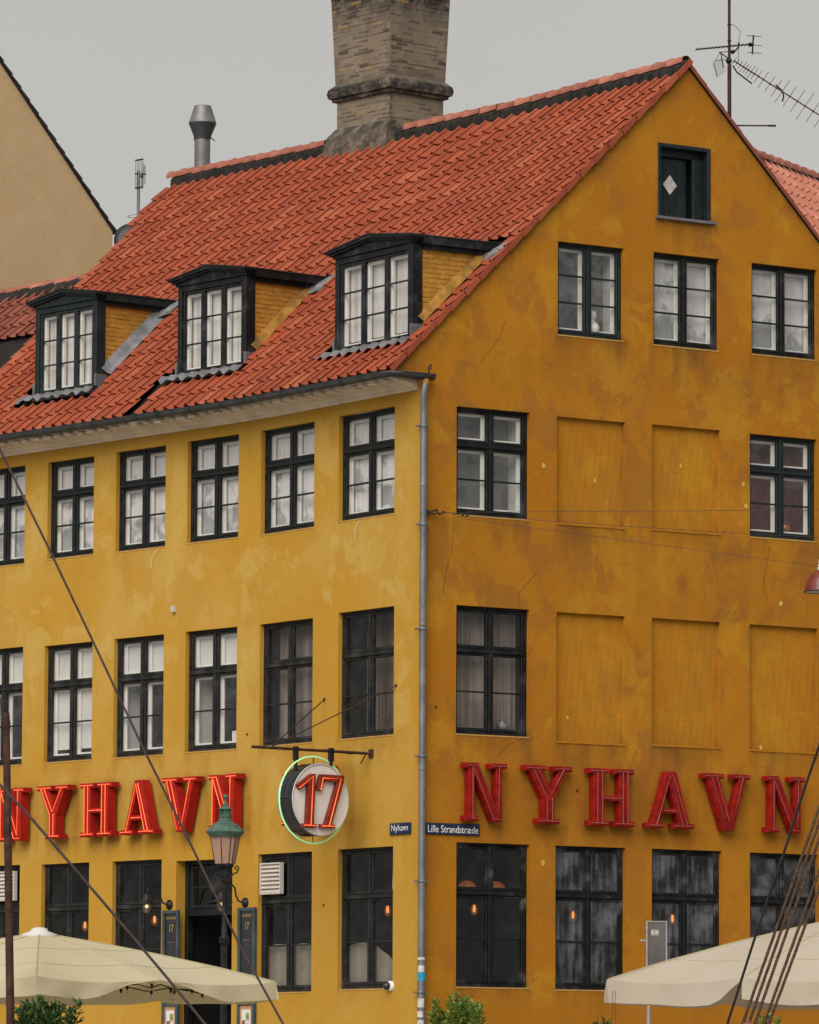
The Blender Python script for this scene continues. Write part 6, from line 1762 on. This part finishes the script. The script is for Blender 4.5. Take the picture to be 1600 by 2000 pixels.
# ------------------------------------------------------------------ parasols
def parasol(name_label, loc, R, apex, zrim, fab, cat, sag_seed, rot=0., split=False, drop0=.2):
    """square parasol standing corner-on; eight ribs"""
    e = empty('parasol', TR(loc[0], loc[1], 0, radians(rot)), name_label, cat)
    rr = random.Random(sag_seed)
    corners = [(R * cos(radians(a)), R * sin(radians(a))) for a in (0, 90, 180, 270)]
    rim = []                          # rim sampled along the square
    NE = 24
    for i in range(4):
        a, b = corners[i], corners[(i + 1) % 4]
        for k in range(NE): rim.append((a[0] + (b[0] - a[0]) * k / NE, a[1] + (b[1] - a[1]) * k / NE))
    n = len(rim)
    prof = lambda t: (1 - t) * .80 + .20 * (1 - t ** 2.4)        # slightly bulging slope
    rings = [.06, .2, .36, .52, .68, .82, .92, 1.0]
    vs = []
    H = apex - zrim
    for t in rings:
        for i, (x, y) in enumerate(rim):
            k = i % (NE // 2); f = k / (NE // 2)
            scal = 4 * f * (1 - f)
            z = zrim + H * prof(t) - .055 * t * t * scal * (1.0)
            pull = 1 - .018 * scal * t
            vs.append((x * t * pull, y * t * pull, z))
    fs = []
    for j in range(len(rings) - 1):
        for i in range(n):
            i2 = (i + 1) % n; fs.append((j * n + i, j * n + i2, (j + 1) * n + i2, (j + 1) * n + i))
    mb = MB(); mb.add(vs, fs, 0, True); mb.build('canopy', M[fab], e)
    mb = MB(); mb.lathe([(.20, apex - .05), (.21, apex - .02), (.10, apex + .02), (.09, apex + .045), (.05, apex + .06), (1e-3, apex + .062)], 24); mb.build('cap', M['alu_white'], e)
    # valance: hangs from the rim, gathered up at the middle of each side, split at the corners
    base = vs[-n:]
    for i in range(4):
        for hside in range(2):
            k0 = i * NE + hside * NE // 2; pts = [base[(k0 + k) % n] for k in range(NE // 2 + 1)]
            mb = MB(); V = []; m = len(pts)
            for k, p in enumerate(pts):
                f = k / (m - 1)
                g = f if hside == 0 else 1 - f               # 0 at the corner, 1 at the gathered middle
                q_ = min(1, max(0, (g - .30) / .55)); q_ = q_ * q_ * (3 - 2 * q_)
                drop = drop0 * (1 if (split or i < 2) else (1 - .86 * q_)) + .012 * sin(g * 9 + i)
                if split and i > 1 and hside == 0 and g > .8: drop *= 1 - .9 * ((g - .8) / .2)
                out = .012 + .02 * sin(g * 14 + i * 2) * (1 - g * .4)
                rad = math.hypot(p[0], p[1])
                ux, uy = p[0] / rad, p[1] / rad
                for q in range(5):
                    w = q / 4
                    wob = .020 * sin(g * 17 + i * 1.3 + w * 2) * w
                    V.append((p[0] + ux * (out * w + wob), p[1] + uy * (out * w + wob), p[2] + .004 - drop * w))
            F = [(k * 5 + q, (k + 1) * 5 + q, (k + 1) * 5 + q + 1, k * 5 + q + 1) for k in range(m - 1) for q in range(4)]
            mb.add(V, F, 0, True); mb.build('valance', M[fab], e)
    mb = MB()
    for i in range(0, n, NE // 2):                            # seams over the ribs
        P = [(x * t, y * t, zrim + H * prof(t) + .004) for t in (.07, .25, .5, .75, .9, .995) for (x, y) in [rim[i]]]
        mb.tube(P, .006, 5)
    for tt in (.42, .74):
        H2 = [(x * tt * (1 - .018 * tt * 4 * ((i % 12) / 12) * (1 - (i % 12) / 12)), y * tt * (1 - .018 * tt * 4 * ((i % 12) / 12) * (1 - (i % 12) / 12)), zrim + H * prof(tt) - .055 * tt * tt * 4 * ((i % 12) / 12) * (1 - (i % 12) / 12) + .001) for i, (x, y) in enumerate(rim)]
        mb.tube(H2 + [H2[0]], .0028, 4, caps=False)
    mb.build('seam', M['seam'], e)
    for i in range(0, n, NE // 2):
        x, y = rim[i]
        mb = MB(); mb.tube([(x * t, y * t, zrim + H * prof(t) - .03) for t in (.03, .3, .6, .97)], .014, 6); mb.build('rib', M['alu_white'], e)
        mb = MB(); mb.tube([(x * .02, y * .02, zrim - .42), (x * .5, y * .5, zrim + H * prof(.5) - .03)], .012, 6); mb.build('strut', M['alu_white'], e)
    mb = MB(); mb.tube([(0, 0, 0), (0, 0, apex - .02)], .032, 14); mb.build('pole', M['alu_white'], e)
    mb = MB(); mb.lathe([(.05, zrim - .50), (.06, zrim - .47), (.06, zrim - .38), (.045, zrim - .34)], 14); mb.build('runner', M['alu_white'], e)
    mb = MB(); mb.box(-.45, .45, -.45, .45, 0.004, .09); mb.build('foot', M['quay'], e)
    return e
parasol('wide cream square parasol with scalloped edge and string lights in front of the doorway', (-4.19, 61), 2.70, 2.60, 2.055, 'fabric_cream', 'parasol', 3, 3.3)
pbeige = parasol('wide pale beige square parasol at the right in front of the steamed windows', (5.09, 60), 2.86, 2.83, 2.075, 'fabric_beige', 'parasol', 5, 0., True, .245)
# string of bulbs under the rim of the cream parasol
e = empty('string_lights', T((-4.228, 61, 2.0)), 'black cable of clear round bulbs hanging under the cream parasol', 'string lights')
def U(x, y, dy=0):
    Y = 60.2 + dy
    return ((x - 800) * Y / 10442.87 + 4.228 - .0, Y - 61, CAMZ + (2118.78 - y) * Y / 10442.87 - 2.0)
chain = [(120, 1942, 0), (160, 1939, .1), (205, 1935, .1), (250, 1929, .0), (275, 1927, .0), (300, 1934, .0), (320, 1927, .0), (345, 1936, .2), (380, 1937, .2), (410, 1944, .3), (425, 1943, .5)]
chain2 = [(160, 1940, .5), (205, 1938, .5), (235, 1931, .5), (255, 1932, .5), (290, 1940, .5), (303, 1940, .5), (330, 1935, .5), (355, 1936, .6), (400, 1944, .6)]
mb = MB()
for c in (chain, chain2): mb.tube([U(*q) for q in c], .0075, 6)
mb.build('cable', M['wire_black'], e)
for (x, y, dy) in [(163, 1940, .45), (181, 1938, .3), (208, 1937, .1), (243, 1938, 0), (255, 1932, .4), (302, 1941, 0), (303, 1928, .4), (340, 1938, .4), (347, 1940, .1), (381, 1938, .2), (401, 1946, .3), (423, 1940, .5), (120, 1941, .3), (84, 1944, .4)]:
    c = U(x, y, dy)
    mb = MB(); mb.lathe([(.015, -.03), (.017, .0), (.012, .012)], 10, c=c); mb.build('socket', M['wire_black'], e)
    mb = MB(); mb.lathe([(1e-3, -.105), (.022, -.098), (.036, -.072), (.033, -.045), (.016, -.03)], 12, c=c, cap=False); mb.build('bulb', M['glass_bulb'], e)
    mb = MB(); mb.tube([(c[0], c[1], c[2] - .03), (c[0] + .004, c[1], c[2] - .075)], .004, 4); mb.build('filament', M['lamp_glow'] if random.random() < .0 else M['copper'], e)

# ------------------------------------------------------------------ plants
def shrub(name, loc, w, d, z0, ztop, n, leafmat, leaf_l, label, seed, spikes=9, cat='shrub', pot=True):
    r = random.Random(seed)
    e = empty(name, T(loc), label, cat)
    sm = MB(); lm = MB()
    for i in range(spikes):
        bx, by = r.uniform(-w / 2, w / 2) * .8, r.uniform(-d / 2, d / 2) * .8
        hgt = z0 + (ztop - z0) * r.uniform(.55, 1.0) * (1 - .15 * abs(bx) / (w / 2))
        tx, ty = bx + r.uniform(-.1, .1) * 1.2, by + r.uniform(-.08, .08)
        sm.tube([(bx * .5, by * .5, z0 - .3), (bx, by, z0), ((bx + tx) / 2, (by + ty) / 2, (z0 + hgt) / 2), (tx, ty, hgt)], [.010, .008, .005, .002], 5)
        m = n // spikes
        for k in range(m):
            f = (k / m) ** .8; z = z0 - .12 + (hgt - z0 + .12) * f
            cx, cy = bx + (tx - bx) * f, by + (ty - by) * f
            az = r.uniform(0, 2 * pi); el = r.uniform(.15, 1.0) + .3 * f
            sp = r.uniform(.02, .11) * (1.15 - f)
            c = Vector((cx + cos(az) * sp, cy + sin(az) * sp, z + r.uniform(-.02, .02)))
            dirv = Vector((cos(az) * cos(el), sin(az) * cos(el), sin(el)))
            side = dirv.cross(Vector((r.uniform(-.5, .5), r.uniform(-.5, .5), 1))).normalized(); nn = side.cross(dirv)
            L = leaf_l * r.uniform(.65, 1.2); W = L * r.uniform(.30, .42)
            a = c; b = c + dirv * L * .5 + side * W * .5 + nn * .004; t = c + dirv * L - nn * L * .12; d_ = c + dirv * L * .5 - side * W * .5 + nn * .004; mm = c + dirv * L * .5 - nn * .006
            lm.add([a, b, t, d_, mm], [(0, 1, 4), (1, 2, 4), (2, 3, 4), (3, 0, 4)], 0, False)
    sm.build('stem', M['stem'], e); lm.build('foliage', M[leafmat], e)
    if pot:
        mb = MB(); mb.box(-w / 2 - .05, w / 2 + .05, -d / 2 - .05, d / 2 + .05, .0, z0 - .15); mb.build('planter', M['pot'], e)
    return e
shrub('potted_shrub', (-3.92, 58.0, 0), .80, .45, 1.35, 1.80, 1500, 'leaf', .105, 'dark glossy potted shrub under the cream parasol', 4, 17)
shrub('potted_shrub', (.62, 70.6, 0), .86, .5, 1.50, 2.08, 2200, 'leaf_light', .092, 'bright green potted shrub at the foot of the downpipe', 8, 17)
shrub('potted_shrub', (2.72, 70.8, 0), .55, .4, 1.35, 1.76, 420, 'leaf', .11, 'low leafy dark green plant under the left corner of the beige parasol', 12, 8)
shrub('potted_shrub', (4.80, 70.9, 0), .22, .22, 1.40, 1.98, 320, 'leaf_light', .09, 'narrow bright green plant behind the twisted ropes', 16, 4)

# ------------------------------------------------------------------ rigging of the boats moored along the quay
def at(x, y, Y):
    """a point on the sight line of a photo position at distance Y (only used to measure, the rope hangs there)"""
    dx, dy = x - 800, y - 1000; ro = radians(.26854); c, s = cos(ro), sin(ro)
    px, py = c * dx + s * dy, -s * dx + c * dy; f = 10442.87; pi_ = radians(6.11495)
    X, zz = px / f, -py / f
    yy, z = cos(pi_) - zz * sin(pi_), sin(pi_) + zz * cos(pi_)
    k = Y / yy
    return Vector((X * k, Y, z * k + CAMZ))
def line_thing(name, pts, r, mat, label, cat, group=None, n=8):
    o0 = pts[0]; mb = MB(); mb.tube([p - o0 for p in pts], r, n)
    return tag(mb.build(name, mat, None, T(o0)), label, cat, group)
def extend(pts, up, down):
    a = pts[0] + (pts[0] - pts[1]).normalized() * up; b = pts[-1] + (pts[-1] - pts[-2]).normalized() * down
    return [a] + pts + [b]
line_thing('rigging_wire', extend([at(0, 878, 48), at(95, 1070, 48), at(186, 1262, 48), at(280, 1462, 48), at(368, 1640, 48), at(470, 1850, 48), at(553, 2000, 48)], 5, 1.6), .0105, M['wire'], 'long taut stay wire crossing from the left edge over the letters down past the lantern', 'stay')
line_thing('rigging_wire', extend([at(0, 1533, 48), at(60, 1597, 48), at(200, 1760, 48), at(330, 1914, 48), at(400, 2000, 48)], 6, 1.6), .0125, M['wire'], 'thicker stay wire crossing the cream parasol at lower left', 'stay')
line_thing('rigging_wire', extend([at(1602, 1452, 47), at(1565, 1560, 47), at(1530, 1670, 47), at(1480, 1815, 47), at(1421, 2000, 47)], 6, 1.6), .0115, M['wire_black'], 'thin black stay wire left of the twisted ropes', 'stay')
def twisted(p0, p1, r, label):
    o0 = p0; d = (p1 - p0); L = d.length; d.normalize(); a = d.orthogonal().normalized(); b = d.cross(a)
    mb = MB(); turns = L / .075; N_ = int(turns * 6)
    for s in range(3):
        pts = []
        for i in range(N_ + 1):
            f = i / N_; t = 2 * pi * (turns * f + s / 3)
            pts.append(d * (L * f) + (a * cos(t) + b * sin(t)) * r * .52)
        mb.tube(pts, r * .60, 5)
    return tag(mb.build('twisted_rope', M['rope'], None, T(o0)), label, 'rope', 'twisted ropes of the rigging at lower right')
YR = 46.0
ropes = [((1612, 1545), (1447, 2010)), ((1618, 1555), (1459, 2010)), ((1624, 1570), (1471, 2010)), ((1640, 1592), (1489, 2010)), ((1648, 1606), (1498, 2010))]
names = ['leftmost of the five twisted brown ropes at lower right', 'second from the left of the five twisted brown ropes at lower right', 'middle one of the five twisted brown ropes at lower right', 'fourth from the left of the five twisted brown ropes at lower right', 'rightmost of the five twisted brown ropes at lower right']
for ((xa, ya), (xb, yb)), nm_ in zip(ropes, names):
    A_, B_ = at(xa, ya, YR), at(xb, yb, YR)
    d_ = (B_ - A_).normalized()
    twisted(A_ - d_ * 1.2, B_ + d_ * 1.0, .0135, nm_)
mb = MB(); mb.ball((0, 0, 0), .055, 8, sz=.9); mb.lathe([(.02, .04), (.025, .06), (.01, .07)], 8); tag(mb.build('rigging_block', M['wood_block'], None, T(at(1461, 2006, YR))), 'brown wooden rigging block at the foot of the twisted ropes', 'block')
for i, x in enumerate((1197, 1202)):
    pts = [at(x, 1935, 59.5), at(x - .5, 1970, 59.5), at(x + (2 if i else -2), 2010, 59.5)]
    mb = MB(); mb.m = pbeige.matrix_world.inverted(); mb.tube(pts, .003, 5); mb.build('loose_cord', M['rust'], pbeige)

# ------------------------------------------------------------------ ground and water
def sheet(name, x0, x1, y0, y1, z, mat, thick=0.):
    mb = MB()
    if thick: mb.box(x0, x1, y0, y1, z - thick, z)
    else: mb.quad((x0, y0, z), (x1, y0, z), (x1, y1, z), (x0, y1, z))
    return tag(mb.build(name, M[mat]), kind='structure')
sheet('ground', -400, 400, 52.4, 1200, -.02, 'quay')
sheet('quay', -400, 400, 52.4, 62, 0.0, 'quay')
sheet('quay_wall', -400, 400, 51.8, 52.4, .12, 'quay', 3.0)
sheet('canal_water', -400, 400, -60, 51.8, -1.6, 'water')

bpy.context.view_layer.update()
